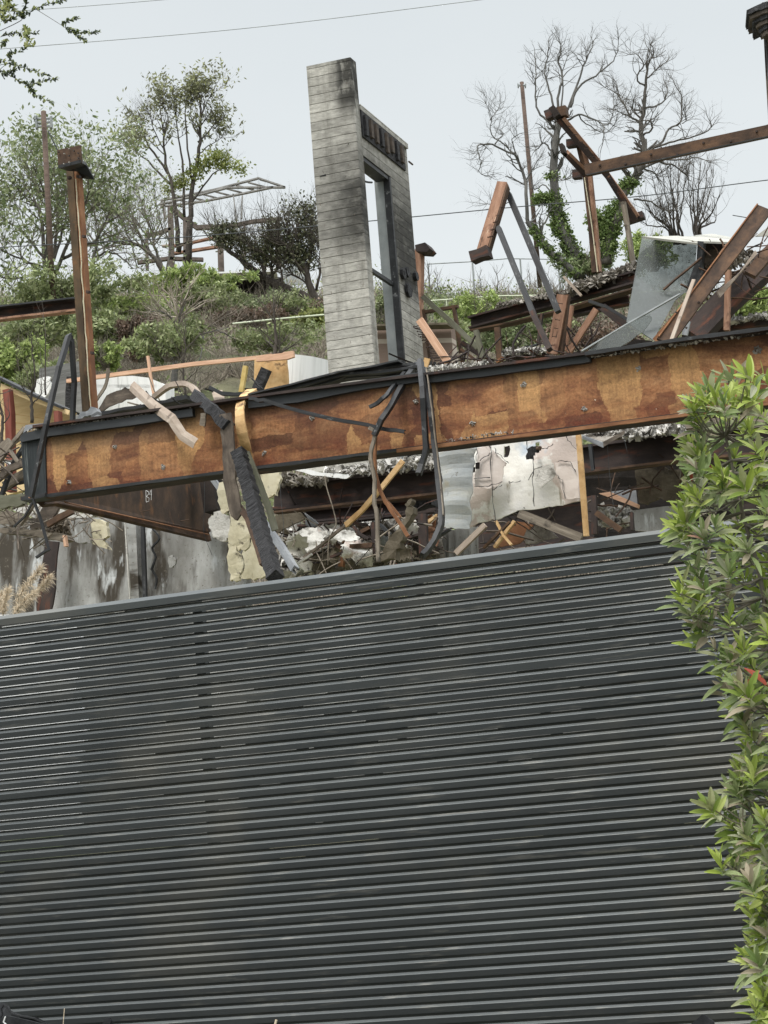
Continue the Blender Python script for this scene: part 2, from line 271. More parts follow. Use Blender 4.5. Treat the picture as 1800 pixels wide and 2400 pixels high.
    A['lf_ol'] = leafmat('olive_leaf', [col(118, 134, 86), col(142, 154, 106), col(158, 168, 122), col(104, 120, 74)], .25)
    A['lf_dk'] = leafmat('scorched_dark_leaf', [col(86, 92, 66), col(102, 108, 76), col(116, 116, 86), col(76, 78, 62)], .15)
    A['lf_gr'] = leafmat('bright_bush_leaf', [col(138, 158, 78), col(160, 180, 94), col(176, 192, 110), col(120, 140, 72)], .3)
    A['lf_md'] = leafmat('mid_green_leaf', [col(124, 138, 84), col(144, 156, 100), col(160, 168, 118), col(108, 120, 76)], .25)
    A['lf_br'] = leafmat('dead_brown_leaf', [col(104, 84, 70), col(122, 100, 84), col(88, 72, 60), col(134, 116, 98)], .2)
    A['lf_ivy'] = leafmat('ivy_leaf', [col(98, 122, 56), col(118, 142, 70), col(80, 100, 48), col(138, 156, 92)], .3)
    A['lf_gc'] = leafmat('ground_cover_leaf', [col(112, 130, 84), col(130, 146, 104), col(92, 112, 64), col(150, 162, 128)], .25)
    A['plume'] = M('dry_plume', [col(178, 158, 128), col(204, 188, 160), col(220, 206, 182)], f=5, island=.25, bump=0)
    A['nail'] = M('rusty_nail', [col(40, 30, 26), col(58, 44, 38), col(70, 54, 46)], bump=0)
mk()
# ---------------------------------------------------------------- mesh helpers
def frame(X, D):
    X = X.normalized(); Y = (D - X * D.dot(X)).normalized(); Z = X.cross(Y)
    return Matrix((X, Y, Z)).transposed()
def mk_obj(name, verts, faces, mat, Fm=None, org=None, parent=None, smooth=False):
    Fm = Fm or Matrix.Identity(3); org = org if org is not None else Vector((0, 0, 0)); inv = Fm.transposed()
    me = bpy.data.meshes.new(name); me.from_pydata([inv @ (Vector(v) - org) for v in verts], [], faces)
    bm = bmesh.new(); bm.from_mesh(me); bmesh.ops.recalc_face_normals(bm, faces=bm.faces) if len(faces) < 6000 else None; bm.to_mesh(me); bm.free()
    me.materials.append(MAT[mat] if isinstance(mat, str) else mat)
    if smooth:
        for p in me.polygons: p.use_smooth = True
    o = bpy.data.objects.new(name, me); COL.objects.link(o); mw = Matrix.Translation(org) @ Fm.to_4x4()
    if parent is not None:
        o.parent = parent; o.matrix_basis = parent.matrix_basis.inverted() @ mw if parent.parent is None else (parent.parent.matrix_basis @ parent.matrix_basis).inverted() @ mw
    else: o.matrix_basis = mw
    return o
def T(o, label, cat, group=None):
    o['label'] = label; o['category'] = cat
    if group: o['group'] = group
    return o
def stuff(o, label, cat): T(o, label, cat); o['kind'] = 'stuff'; return o
def empty(name, loc): 
    o = bpy.data.objects.new(name, None); COL.objects.link(o); o.matrix_basis = Matrix.Translation(loc); o.empty_display_size = .1; return o
def boxv(org, X, Y, Z, x0, x1, y0, y1, z0, z1):
    v = [org + X * x + Y * y + Z * z for z in (z0, z1) for y in (y0, y1) for x in (x0, x1)]
    f = [(0, 2, 3, 1), (4, 5, 7, 6), (0, 1, 5, 4), (2, 6, 7, 3), (0, 4, 6, 2), (1, 3, 7, 5)]
    return v, f
class MB:
    def __init__(s): s.v = []; s.f = []
    def add(s, v, f): n = len(s.v); s.v += v; s.f += [tuple(i + n for i in q) for q in f]
    def box(s, org, X, Y, Z, *a): s.add(*boxv(org, X, Y, Z, *a))
    def tube(s, pts, rs, n=5, cap=True):
        k = len(pts); v = []; f = []
        for i, p in enumerate(pts):
            t = (pts[min(i + 1, k - 1)] - pts[max(i - 1, 0)]).normalized()
            a = t.cross(Vector((0, 1, .13))); a = a.normalized() if a.length > 1e-4 else Vector((1, 0, 0)); b = t.cross(a)
            r = rs[i] if isinstance(rs, (list, tuple)) else rs
            v += [p + a * (r * cos(2 * pi * j / n)) + b * (r * sin(2 * pi * j / n)) for j in range(n)]
        for i in range(k - 1):
            for j in range(n): f.append((i * n + j, i * n + (j + 1) % n, (i + 1) * n + (j + 1) % n, (i + 1) * n + j))
        if cap: f.append(tuple(range(n))[::-1]); f.append(tuple((k - 1) * n + j for j in range(n)))
        s.add(v, f)
    def build(s, name, mat, Fm=None, org=None, parent=None, smooth=False): return mk_obj(name, s.v, s.f, mat, Fm, org, parent, smooth)
def catmull(pts, n):
    r = []; q = [pts[0] * 2 - pts[1]] + pts + [pts[-1] * 2 - pts[-2]]
    for i in range(1, len(q) - 2):
        for k in range(n):
            t = k / n; a, b, c, d = q[i - 1:i + 3]
            r.append(.5 * ((2 * b) + (c - a) * t + (2 * a - 5 * b + 4 * c - d) * t * t + (3 * b - a - 3 * c + d) * t ** 3))
    return r + [pts[-1]]
def profile(prof, w, t):
    a, b = w / 2, t / 2
    if prof == 'box': return [(-a, -b), (a, -b), (a, b), (-a, b)]
    if prof == 'I':
        ft = min(.016 + .04 * w, .03); wt = .012
        return [(-a, -b), (-a + ft, -b), (-a + ft, -wt / 2), (a - ft, -wt / 2), (a - ft, -b), (a, -b), (a, b), (a - ft, b), (a - ft, wt / 2), (-a + ft, wt / 2), (-a + ft, b), (-a, b)]
    if prof == 'C':
        e = min(.012, w * .2); return [(-a, -b), (a, -b), (a, b), (a - e, b), (a - e, -b + e), (-a + e, -b + e), (-a + e, b), (-a, b)]
    if prof == 'U':
        e = min(.01, w * .2); return [(-a, b), (-a, -b), (-a + e, -b), (-a + e, b - e), (a - e, b - e), (a - e, -b), (a, -b), (a, b)]
    if prof == 'L':
        e = min(.01, w * .3); return [(-a, -b), (a, -b), (a, -b + e), (-a + e, -b + e), (-a + e, b), (-a, b)]
    if prof == 'T': return [(a * cos(i * pi / 4), a * sin(i * pi / 4)) for i in range(8)]
    if prof == 'V': return [(-a, b), (0, -b), (a, b * .6), (a, b), (0, -b * .2), (-a, b * 1.4)]
def sweep(name, s, Y, w, t, mat, prof='box', curve=0, sub=0, jit=0, tw=(0, 0), taper=1, parent=None, seed=0, wj=0, pts=None):
    rr = random.Random(hash((round(w * 10), len(s), seed)) & 0xffff)
    pts = pts or P(s, Y)
    if curve and prof != 'T' and not wj: wj = .09
    if curve and prof != 'T' and not jit: jit = .003
    D = BX if pts[0].y < 33 else Vector((0, 1, 0))
    Fm = frame(pts[-1] - pts[0], D); w = w / F * pts[0].y
    if curve: pts = catmull(pts, curve)
    if sub:
        q = []
        for i in range(len(pts) - 1):
            for k in range(sub): q.append(pts[i].lerp(pts[i + 1], k / sub))
        pts = q + [pts[-1]]
    k = len(pts); v = []; f = []; n = None
    org = pts[0].copy()
    for i in range(k):
        if i == 0: tg = pts[1] - pts[0]
        elif i == k - 1: tg = pts[-1] - pts[-2]
        else: tg = (pts[i + 1] - pts[i]).normalized() + (pts[i] - pts[i - 1]).normalized()
        tg = tg.normalized() if tg.length > 1e-5 else Vector((0, 0, 1))
        d = D - tg * D.dot(tg); d = d.normalized() if d.length > 1e-3 else Vector((0, 0, 1)); u = tg.cross(d)
        a = tw[0] + (tw[1] - tw[0]) * i / (k - 1); u, d = u * cos(a) + d * sin(a), d * cos(a) - u * sin(a)
        sc_ = (1 + (taper - 1) * i / (k - 1)) * (1 + wj * (rr.random() * 2 - 1)); pr = profile(prof, w * sc_, t); n = len(pr)
        off = Vector((0, 0, 0)) if i in (0,) else u * ((rr.random() - .5) * 2 * jit) + d * ((rr.random() - .5) * jit)
        v += [pts[i] + off + u * x + d * y for x, y in pr]
    for i in range(k - 1):
        for j in range(n): f.append((i * n + j, i * n + (j + 1) % n, (i + 1) * n + (j + 1) % n, (i + 1) * n + j))
    f.append(tuple(range(n))[::-1]); f.append(tuple((k - 1) * n + j for j in range(n)))
    return mk_obj(name, v, f, mat, Fm, org, parent, smooth=bool(curve) and prof == 'T')
def bar(name, label, cat, s, Y, w, t, mat, group=None, **kw): return T(sweep(name, s, Y, w, t, mat, **kw), label, cat, group)
def panel(name, s, Y, thick, mat, nx=10, ny=8, amp=.02, rag=.0, freq=2.0, parent=None, seed=0, wav=None, bow=0, hole=None):
    c = P(s, Y) if not isinstance(Y, (list, tuple)) else [at(x, y, Y[i]) for i, (x, y) in enumerate(pix(s))]
    TL, TR, BR, BL = c; N = (TR - TL).cross(BL - TL).normalized(); rr = random.Random(seed + 11)
    N = -N if N.dot(Vector((0, 1, 0))) < 0 else N   # away from the viewer
    fr_, bk = [], []
    for j in range(ny + 1):
        for i in range(nx + 1):
            u, v_ = i / nx, j / ny; p = TL.lerp(TR, u).lerp(BL.lerp(BR, u), v_)
            if rag and (i in (0, nx) or j in (0, ny)):
                q = Vector((p.x * 5, seed, p.z * 5)); p = p + (BL - TL).normalized() * (noise.noise(q) * rag * (j in (0, ny))) * 2 + (TR - TL).normalized() * (noise.noise(q * 1.7) * rag * (i in (0, nx))) * 2
                p = p + Vector((rr.uniform(-1, 1), 0, rr.uniform(-1, 1))) * rag * .5
            h = noise.noise(p * freq + Vector((seed, 0, 0))) * amp
            if wav: h += wav[0] * sin(2 * pi * (wav[1] * u + wav[2] * v_))
            h += bow * (4 * u * (1 - u))
            fr_.append(p - N * h); bk.append(p - N * h + N * thick)
    m = len(fr_); f = []; W = nx + 1
    hs = set(hole or ())
    for j in range(ny):
        for i in range(nx):
            if (i, j) in hs: continue
            a = j * W + i; f.append((a, a + 1, a + 1 + W, a + W)); f.append((m + a, m + a + W, m + a + 1 + W, m + a + 1))
            for (di, dj, p, q) in ((0, -1, a, a + 1), (1, 0, a + 1, a + 1 + W), (0, 1, a + 1 + W, a + W), (-1, 0, a + W, a)):
                i2, j2 = i + di, j + dj
                if i2 < 0 or j2 < 0 or i2 >= nx or j2 >= ny or (i2, j2) in hs: f.append((q, p, m + p, m + q))
    return mk_obj(name, fr_ + bk, f, mat, frame(TR - TL, N), BL.copy(), parent)
def poly(name, s, Y, thick, mat, rag=0, parent=None, seed=0, axis=None, sub=4):
    c = P(s, Y) if not isinstance(Y, (list, tuple)) else [at(x, y, Y[i]) for i, (x, y) in enumerate(pix(s))]
    rr = random.Random(seed + 5)
    if rag:
        q = []
        for i, p in enumerate(c):
            p2 = c[(i + 1) % len(c)]
            for k in range(sub):
                x = p.lerp(p2, k / sub)
                if k: x = x + Vector((rr.uniform(-1, 1), 0, rr.uniform(-1, 1))) * rag
                q.append(x)
        c = q
    N = Vector((0, 0, 0)); n = len(c); cen = sum(c, Vector()) / n
    for i in range(n): N += (c[i] - cen).cross(c[(i + 1) % n] - cen)
    N.normalize(); N = N if N.dot(Vector((0, 1, 0))) > 0 else -N
    v = c + [p + N * thick for p in c]; f = [tuple(range(n)), tuple(range(2 * n - 1, n - 1, -1))]
    f += [(i, (i + 1) % n, n + (i + 1) % n, n + i) for i in range(n)]
    ax = axis or AX
    o = mk_obj(name, v, f, mat, frame(ax, N), c[0].copy(), parent)
    bm = bmesh.new(); bm.from_mesh(o.data); bmesh.ops.triangulate(bm, faces=[q for q in bm.faces if len(q.verts) > 4]); bm.to_mesh(o.data); bm.free()
    return o
def shards(name, s, Y, n, size, mat, seed=1, flat=.16, dY=.3, parent=None, elong=1.8):
    """loose rubble: random flattened chips between the pixel quad corners"""
    rr = random.Random(seed); c = pix(s); mb = MB(); n = int(n * 1.9); size *= .78
    for _ in range(n):
        u, v_ = rr.random(), rr.random()
        x = (c[0][0] * (1 - u) + c[1][0] * u) * (1 - v_) + (c[3][0] * (1 - u) + c[2][0] * u) * v_
        y = (c[0][1] * (1 - u) + c[1][1] * u) * (1 - v_) + (c[3][1] * (1 - u) + c[2][1] * u) * v_
        p = at(x, y, Y + rr.uniform(0, dY)); z = size * rr.uniform(.2, 1.0) ** 1.6 * 1.25
        m = Matrix.Rotation(rr.uniform(0, 6.28), 3, 'Y') @ Matrix.Rotation(rr.uniform(-1, 1), 3, 'X') @ Matrix.Rotation(rr.uniform(0, 6.28), 3, 'Z')
        v = [p + m @ Vector((a * z * elong * rr.uniform(.6, 1) / 2, b * z * rr.uniform(.5, 1) / 2, cc * z * flat / 2)) for a in (-1, 1) for b in (-1, 1) for cc in (-1, 1)]
        mb.add(v, [(0, 1, 3, 2), (4, 6, 7, 5), (0, 4, 5, 1), (2, 3, 7, 6), (0, 2, 6, 4), (1, 5, 7, 3)])
    return mb.build(name, mat, None, at(*c[3], Y), parent)
NAILM = None
def nails(par, s, Y, n, ln=9, side=(1, 1), seed=0):
    """individual nail children along a pixel line"""
    global NAILM
    p = P(s, Y); rr = random.Random(seed)
    if NAILM is None:
        mb = MB(); mb.tube([Vector((0, 0, 0)), Vector((0, 0, 1.2))], .085, 4); mb.tube([Vector((0, 0, 1.2)), Vector((0, 0, 1.26))], .17, 6)
        o = mb.build('nail', 'nail'); NAILM = o.data; bpy.data.objects.remove(o)
    for i in range(n):
        q = p[0].lerp(p[-1], (i + .5) / n); o = bpy.data.objects.new('nail', NAILM); COL.objects.link(o); o.parent = par
        dirv = Vector((rr.uniform(.6, 1) * side[0], -.5, rr.uniform(-.3, .3) * side[1])).normalized()
        L = ln / F * q.y
        o.matrix_basis = par.matrix_basis.inverted() @ (Matrix.Translation(q) @ dirv.to_track_quat('Z', 'Y').to_matrix().to_4x4() @ Matrix.Scale(L, 4))
# ---------------------------------------------------------------- plants
def branch(mb, p, d, ln, r, lv, rr, tips, up=.25, bend=.35, spread_=.9, kids=3, n=4):
    pts = [p]; rs = [r]; q = p.copy(); dd = d.normalized()
    for i in range(3):
        dd = (dd + Vector((rr.uniform(-1, 1), rr.uniform(-1, 1), rr.uniform(-1, 1))) * bend * .6 + UP * up * .3).normalized()
        q = q + dd * ln / 3; pts.append(q); rs.append(r * (1 - (i + 1) / 3 * .5))
    mb.tube(pts, rs, n if lv > 0 else 3, cap=False)
    tips += [(q, dd), (pts[2], dd)]
    if lv > 0:
        for k in range(kids):
            t = rr.randint(1, 3); sd = Vector((rr.uniform(-1, 1), rr.uniform(-1, 1) * .7, rr.uniform(-.6, 1)))
            branch(mb, pts[t], dd + sd * spread_, ln * rr.uniform(.5, .8), rs[t] * .7, lv - 1, rr, tips, up, bend, spread_, kids, n)
def leaves(mb, c, size, rr, n, rad, long_=1.0):
    for _ in range(n):
        o = Vector((rr.gauss(0, 1), rr.gauss(0, 1), rr.gauss(0, 1))) * rad; p = c + o
        a = Vector((rr.uniform(-1, 1), rr.uniform(-1, 1), rr.uniform(-1, 1))).normalized(); b = a.cross(Vector((rr.uniform(-1, 1), rr.uniform(-1, 1), rr.uniform(-1, 1)))).normalized()
        s = size * rr.uniform(.6, 1.3); L = s * long_; W = s * .28
        mb.add([p, p + a * L * .5 + b * W, p + a * L, p + a * L * .5 - b * W], [(0, 1, 2, 3)])
def tree(name, label, limbs, Y, bark, twigm=None, n_tw=10, tl=.8, lv=2, leafm=None, leaf=(.12, 2, .15, 1.2), up=.25, seed=1, ry=2.0, group=None, kids=3, r_t=.5, extra=(), bend=.4, min_t=.15, cat='tree'):
    rr = random.Random(seed); mt = MB(); mw = MB(); tips = []; RM = 1.25 if not leafm else 1.1
    allp = []
    for (s, r0, r1) in limbs:
        q = [at(x, y, Y) for x, y in pix(s)]
        dy = rr.uniform(-1, 1) * ry
        for i in range(len(q)):                                       # limbs fan out in depth, scaled along their own rays
            f = i / max(1, len(q) - 1); k = 1 + dy * f / Y
            if len(limbs) > 1 and s is not limbs[0][0]: q[i] = CAM + (q[i] - CAM) * k
        q = catmull(q, 4) if len(q) > 2 else q
        k = len(q); j = Y / F * .012 * 60
        q = [p + Vector((rr.uniform(-1, 1), 0, rr.uniform(-1, 1))) * (Y * .00035) for p in q]
        rs = [(r0 + (r1 - r0) * i / (k - 1)) * RM / F * Y / 2 for i in range(k)]
        mt.tube(q, rs, 7); allp.append((q, rs))
    root = empty(name, Vector(allp[0][0][0])); T(root, label, cat, group)
    mt.build('trunk', bark, parent=root, smooth=True)
    for q, rs in allp:
        L = sum((q[i + 1] - q[i]).length for i in range(len(q) - 1))
        for _ in range(n_tw):
            t = rr.uniform(min_t, 1) ** .8; i = min(len(q) - 2, int(t * (len(q) - 1))); tg = (q[i + 1] - q[i]).normalized()
            sd = Vector((rr.uniform(-1, 1), rr.uniform(-.8, .8), rr.uniform(-.4, 1)))
            branch(mw, q[i], tg * .6 + sd, tl * rr.uniform(.5, 1.1), max(rs[i] * r_t, Y * .0001), lv, rr, tips, up, bend, .9, kids)
        branch(mw, q[-1], (q[-1] - q[-2]).normalized(), tl * .55, rs[-1] * .8, lv, rr, tips, up, bend, .9, kids)
    mw.build('branches' if not leafm else 'twigs', twigm or bark, parent=root)
    if leafm:
        ml = MB(); sz, n, rad, lg = leaf
        for p, d in tips:
            if noise.noise(p * (6 / Y ** .5) + Vector((seed, 0, 0))) > -.12: leaves(ml, p, sz, rr, n, rad, lg)
        ml.build('crown', leafm, parent=root)
    for (s, m, n, sz, rpx) in extra:
        for x, y in pix(s):
            ml = MB(); c = at(x, y, Y); rm = rpx / F * Y; sz_ = sz * .55
            for _ in range(int(n * 1.7)):
                o = Vector((rr.gauss(0, 1), rr.gauss(0, .8), rr.gauss(0, .8))) * rm * .5; leaves(ml, c + o, sz_, rr, 1, rm * .1)
            ml.build('foliage_clump', m, parent=root)
    return root
def bush(name, label, px, py, rx, ry_, Y, n, size, m, seed=1, stems='twig', ns=26, group=None, gap=.0):
    rr = random.Random(seed); c = at(px, py, Y); a = rx / F * Y; b = ry_ / F * Y; ml = MB(); ms = MB()
    root = empty(name, c - UP * b); T(root, label, 'shrub', group)
    cl = [(Vector((rr.gauss(0, .72), rr.gauss(0, .5), rr.uniform(-.7, .7))), rr.uniform(.12, .42)) for _ in range(int(16 + rx / 3))]
    size *= .52; n = int(n * 2.6)
    for _ in range(n):
        k, rad = cl[rr.randrange(len(cl))]; d = Vector((rr.gauss(0, 1), rr.gauss(0, 1), rr.gauss(0, 1))).normalized() * rad * rr.uniform(.6, 1.1)
        q = k + d
        p = c + Vector((q.x * a, q.y * a, q.z * b)); leaves(ml, p, size, rr, 1, size * .3, 1.4)
    ml.build('foliage', m, parent=root); tips = []
    for _ in range(ns):
        d = Vector((rr.uniform(-1, 1) * a / b, rr.uniform(-1, 1), 1.2)); branch(ms, c - UP * b + Vector((rr.uniform(-.3, .3) * a, 0, 0)), d, b * rr.uniform(.9, 1.5), Y * .00028, 2, rr, tips, .3, .5, .9, 3)
    ms.build('stems', stems, parent=root)
    return root
# ================================================================ SETTING
def lerp_tab(tab, x):
    for i in range(len(tab) - 1):
        if x <= tab[i + 1][0]:
            f = (x - tab[i][0]) / (tab[i + 1][0] - tab[i][0]); return tab[i][1] * (1 - f) + tab[i + 1][1] * f
    return tab[-1][1]
TAB = [(-120, 34), (-60, 22), (-16, 1), (-10, 0), (15.2, 0), (17, .8), (24, 1.4), (30, 2.2), (40, 4.4), (58, 10.6), (75, 17.6), (97, 27.2), (100, 27.9), (104, 28), (140, 25), (400, 12), (3000, 0)]  # rise behind the camera is added, unseen, to darken what the fence reflects
def terr(x, y):
    z = lerp_tab(TAB, y); k = max(0, min(1, (y - 40) / 55)); f = max(0, 1 - abs(y - 100) / 200) if y > 100 else 1
    return z - .083 * (max(-60, min(60, x)) - 2.8) * k * f + (noise.noise(Vector((x * .22, y * .22, 0))) * .5 * k + noise.noise(Vector((x * .7, y * .7, 3))) * .22 * k if y < 140 else 0)
def build_ground():
    ys = [-120, -60, -40, -28, -20, -14, -10, 0, 8, 12, 15, 16, 17, 19, 22, 26, 30, 34, 38] + [40 + i * 1.0 for i in range(66)] + [110, 120, 140, 180, 260, 400, 800, 3000]
    v = []; f = []; NX = 90
    for y in ys:
        half = 60 if y <= 110 else 60 + (y - 110) * 1.5
        for i in range(NX + 1):
            x = (i / NX * 2 - 1); x = half * (abs(x) ** 1.5) * (1 if x > 0 else -1); v.append((x, y, terr(x, y)))
    for j in range(len(ys) - 1):
        for i in range(NX): a = j * (NX + 1) + i; f.append((a, a + 1, a + NX + 2, a + NX + 1))
    o = mk_obj('hillside', v, f, 'soil', smooth=True); o['kind'] = 'structure'
    v = [(-40, -9.5, .004), (40, -9.5, .004), (40, 14.9, .004), (-40, 14.9, .004)]
    o = mk_obj('pavement', v, [(0, 1, 2, 3)], 'road'); o['kind'] = 'structure'
build_ground()
# ================================================================ FENCE
BY = 18.95                                                            # depth of the great beam's face
def build_fence():
    pA = at(0, 1440, 13); pB = at(1580, 1239, 13); X = (pB - pA).normalized(); X.z = 0; X.normalize(); zt = (pA.z + pB.z) / 2
    D = BX; O = Vector((at(900, 1340, 13).x, at(900, 1340, 13).y, 0)); root = empty('slatted_fence', O)
    T(root, 'tall charcoal fence of narrow horizontal metal slats filling the lower half of the view', 'fence')
    L0, L1 = -5.5, 5.0; pitch = .0615; rr = random.Random(3)
    mb = MB(); z = zt
    # cap rail: chamfered top, plain face, shadow gap beneath
    def ext(prof, x0, x1):
        v = [O + X * x + D * a + UP * b for x in (x0, x1) for a, b in prof]; n = len(prof)
        mb.add(v, [(i, (i + 1) % n, n + (i + 1) % n, n + i) for i in range(n)] + [tuple(range(n))[::-1], tuple(range(n, 2 * n))])
    ext([(.006, z - .062), (0, z - .024), (.022, z), (.07, z), (.07, z - .062)], L0, L1)
    mb.build('cap_rail', 'fence', frame(X, D), O + X * L0 + UP * zt, root)
    mb = MB(); z = zt - .070; k = 0
    while z > .02:
        p = pitch * (1.16 if k == 9 else 1); h = p
        # shiplap slat: face, sloping lit shoulder, recessed tongue behind the slat above
        top = z - .004; sh = top - .0085; fc = sh - .0145; bt = z - h + .0025
        prof = [(.012, bt), (0, fc), (.001, fc + .002), (.013, sh - .001), (.020, sh), (.05, sh), (.05, top + .0065), (.056, top + .0065), (.056, bt + .014), (.014, bt + .014)]
        wv = .0012 * sin(k * 1.7); prof = [(a + wv, b) for a, b in prof]
        ext(prof, L0, L1)
        # ragged lengths of the tongue that close the gap behind; open stretches let light through
        x = L0
        openp = .6 if z > 2.2 else (.25 if z > 1.75 else .02)
        while x < L1:
            ln = rr.uniform(.03, .22) if rr.random() < .5 else rr.uniform(.2, .9); px_open = rr.random() < openp and k % 9 != 8
            if x < -1.55 and k > 3 and k % 9 != 8 and z > 2.0: px_open = x > -9
            if not px_open: mb.box(O, X, D, UP, x, min(L1, x + ln), .057, .061, top - .006, z + .006)
            x += ln
        z -= p; k += 1
    mb.build('slat_panel', 'fence', frame(X, D), O + X * L0 + UP * .02, root)
    for i in range(3):
        mb = MB(); xx = -4.85 + i * 3.6; mb.box(O, X, D, UP, xx, xx + .06, .063, .12, 0, zt - .075); mb.build('post', 'fence', frame(X, D), O + X * xx, root)
build_fence()
# pale backings invented behind the fence to make slivers of light in its gaps
o = poly('white_gap_backing', 'O -500 1450 150 1438 195 1500 178 1620 205 1700 176 1850 190 1935 -500 2010', 15.6, .05, 'white'); T(o, 'white sheeting added behind the left end of the charcoal fence to light up its gaps', 'sheeting')
o = panel('pale_gap_backing', 'O 150 1470 1950 1330 1950 1880 150 2000', 16.6, .15, 'gapback', 20, 6, .05); T(o, 'pale grey backing wall added behind the charcoal fence to show slivers in its gaps', 'wall')
o = panel('grey_gap_backing', 'O 1240 1370 1900 1290 1900 1530 1330 1600', 16.2, .05, 'gapback', 6, 3, .03, .05); T(o, 'grey backing board added behind the upper right of the charcoal fence to show slivers', 'board')
# ================================================================ GREAT BEAM
def build_beam():
    s = BY; pL, pR = at(100, 1083, s), at(1800, 860, s); X = (pR - pL).normalized(); Z = BX.cross(X).normalized() * -1 if BX.cross(X).z < 0 else BX.cross(X).normalized()
    root = empty('rusted_steel_girder', at(60, 1165, s)); T(root, 'huge flaking orange rusted I-beam girder with black flashing, crossing above the whole fence', 'girder')
    def seg(nm, a, b, c, d, off, th, m, y=None): return poly(nm, 'O %s' % ' '.join('%g %g' % q for q in (a, b, c, d)), s + off, th, m, parent=root)
    o = seg('web', (100, 1004), (1990, 757), (1990, 925), (100, 1163), .0, .014, 'beam')
    o.data.transform(Matrix.Translation((0, 0, .3))); o.matrix_basis = o.matrix_basis @ Matrix.Translation((0, 0, -.3))
    sweep('bottom_flange', 'O 62 1172 120 1167 560 1108 930 1061 1120 1038 1990 929', s + .03, 9, .22, 'rustdk', parent=root, sub=5, wj=.12)
    sweep('flange_drip_edge', 'O 62 1168 120 1161 560 1102 930 1055', s - .10, 7, .03, 'black', parent=root, sub=8, wj=.3)
    sweep('flange_lip', 'O 930 1057 1300 1012 1600 973 1990 921', s - .095, 8, .025, 'rustor', parent=root, sub=8, wj=.2)
    sweep('top_flange', 'O 1380 836 1600 803 1800 778 1990 752', s - .02, 9, .26, 'black', parent=root, sub=5, wj=.2)
    sweep('top_flange', 'O 90 1004 700 921 1380 834', s + .02, 6, .22, 'rustdk', parent=root)
    # black end panel at the left, its side ribbed and streaked
    poly('end_panel', 'T 270 570 610 500 585 640 600 1270 330 1310 290 900', s - .02, .03, 'ribbed', parent=root)
    sweep('end_shoe', 'T 330 1335 480 1320 640 1285', s - .05, 9, .16, 'black', parent=root, sub=3, wj=.2)
    # flashings
    poly('flashing', 'T 258 520 300 470 640 400 1659 268 2490 150 2500 250 1659 375 640 508 270 590', s - .06, .09, 'flash', parent=root, rag=.002)
    poly('flashing', 'H 225 372 500 330 1010 245 1330 200 1330 262 1010 305 550 395 225 432', s - .05, .08, 'flash', parent=root, rag=.003)
    poly('flashing', 'I 5 212 350 165 800 100 1055 70 1062 132 800 170 350 230 10 268', s - .05, .08, 'flash', parent=root, rag=.003)
    poly('flashing_return', 'T 300 470 330 365 590 340 580 380 420 400 345 440', [s - .05, s + .25, s + .25, s + .1, s + .05, s - .04], .01, 'flash', parent=root)
    # scars where brackets tore away
    rr = random.Random(4)
    for nm, x, y in (('G', 745, 405), ('G', 1055, 535), ('G', 445, 635), ('H', 325, 725), ('H', 1310, 390), ('I', 625, 278), ('I', 295, 530), ('I', 1370, 175), ('I', 1018, 437), ('F', 1590, 887), ('H', 640, 492)):
        mb = MB(); c = pix('%s %g %g' % (nm, x, y))[0]; p = at(c[0], c[1], s - .012); r0 = .028 if nm != 'F' else .042
        n = 14; ring = []
        for i in range(n):
            a = 2 * pi * i / n; rad = r0 * rr.uniform(.45, 1.15); ring.append((cos(a) * rad, sin(a) * rad))
        v = [p + X * a + Z * b + BX * .01 for a, b in ring] + [p + X * a * .5 + Z * b * .5 - BX * rr.uniform(.0, .012) for a, b in ring]
        mb.add(v, [(i, (i + 1) % n, n + (i + 1) % n, n + i) for i in range(n)])
        mb.tube([p, p + BX * .012], r0 * .32, 7)
        mb.build('weld_scar', 'ash' if nm != 'F' else 'ashdk', frame(X, BX), p, root)
    # charred bits and ash stuck along the top
    o = shards('ash_crust', 'F 520 915 1659 745 1659 775 520 935', s - .1, 420, .035, 'ash', 8, dY=.2, parent=root); o['kind'] = 'stuff'
    o = shards('ash_crust', 'T 360 430 1659 262 2480 140 360 450', s - .06, 330, .016, 'ash', 9, dY=.06, parent=root); o['kind'] = 'stuff'
    o = shards('ash_crust', 'E 1040 1040 1660 970 1660 985 1040 1052', s - .06, 200, .02, 'ash', 10, dY=.1, parent=root); o['kind'] = 'stuff'
    o = shards('ash_crust', 'I 120 640 560 575 560 590 120 655', s - .09, 70, .014, 'ash', 12, dY=.01, parent=root, elong=4); o['kind'] = 'stuff'
    return root
build_beam()
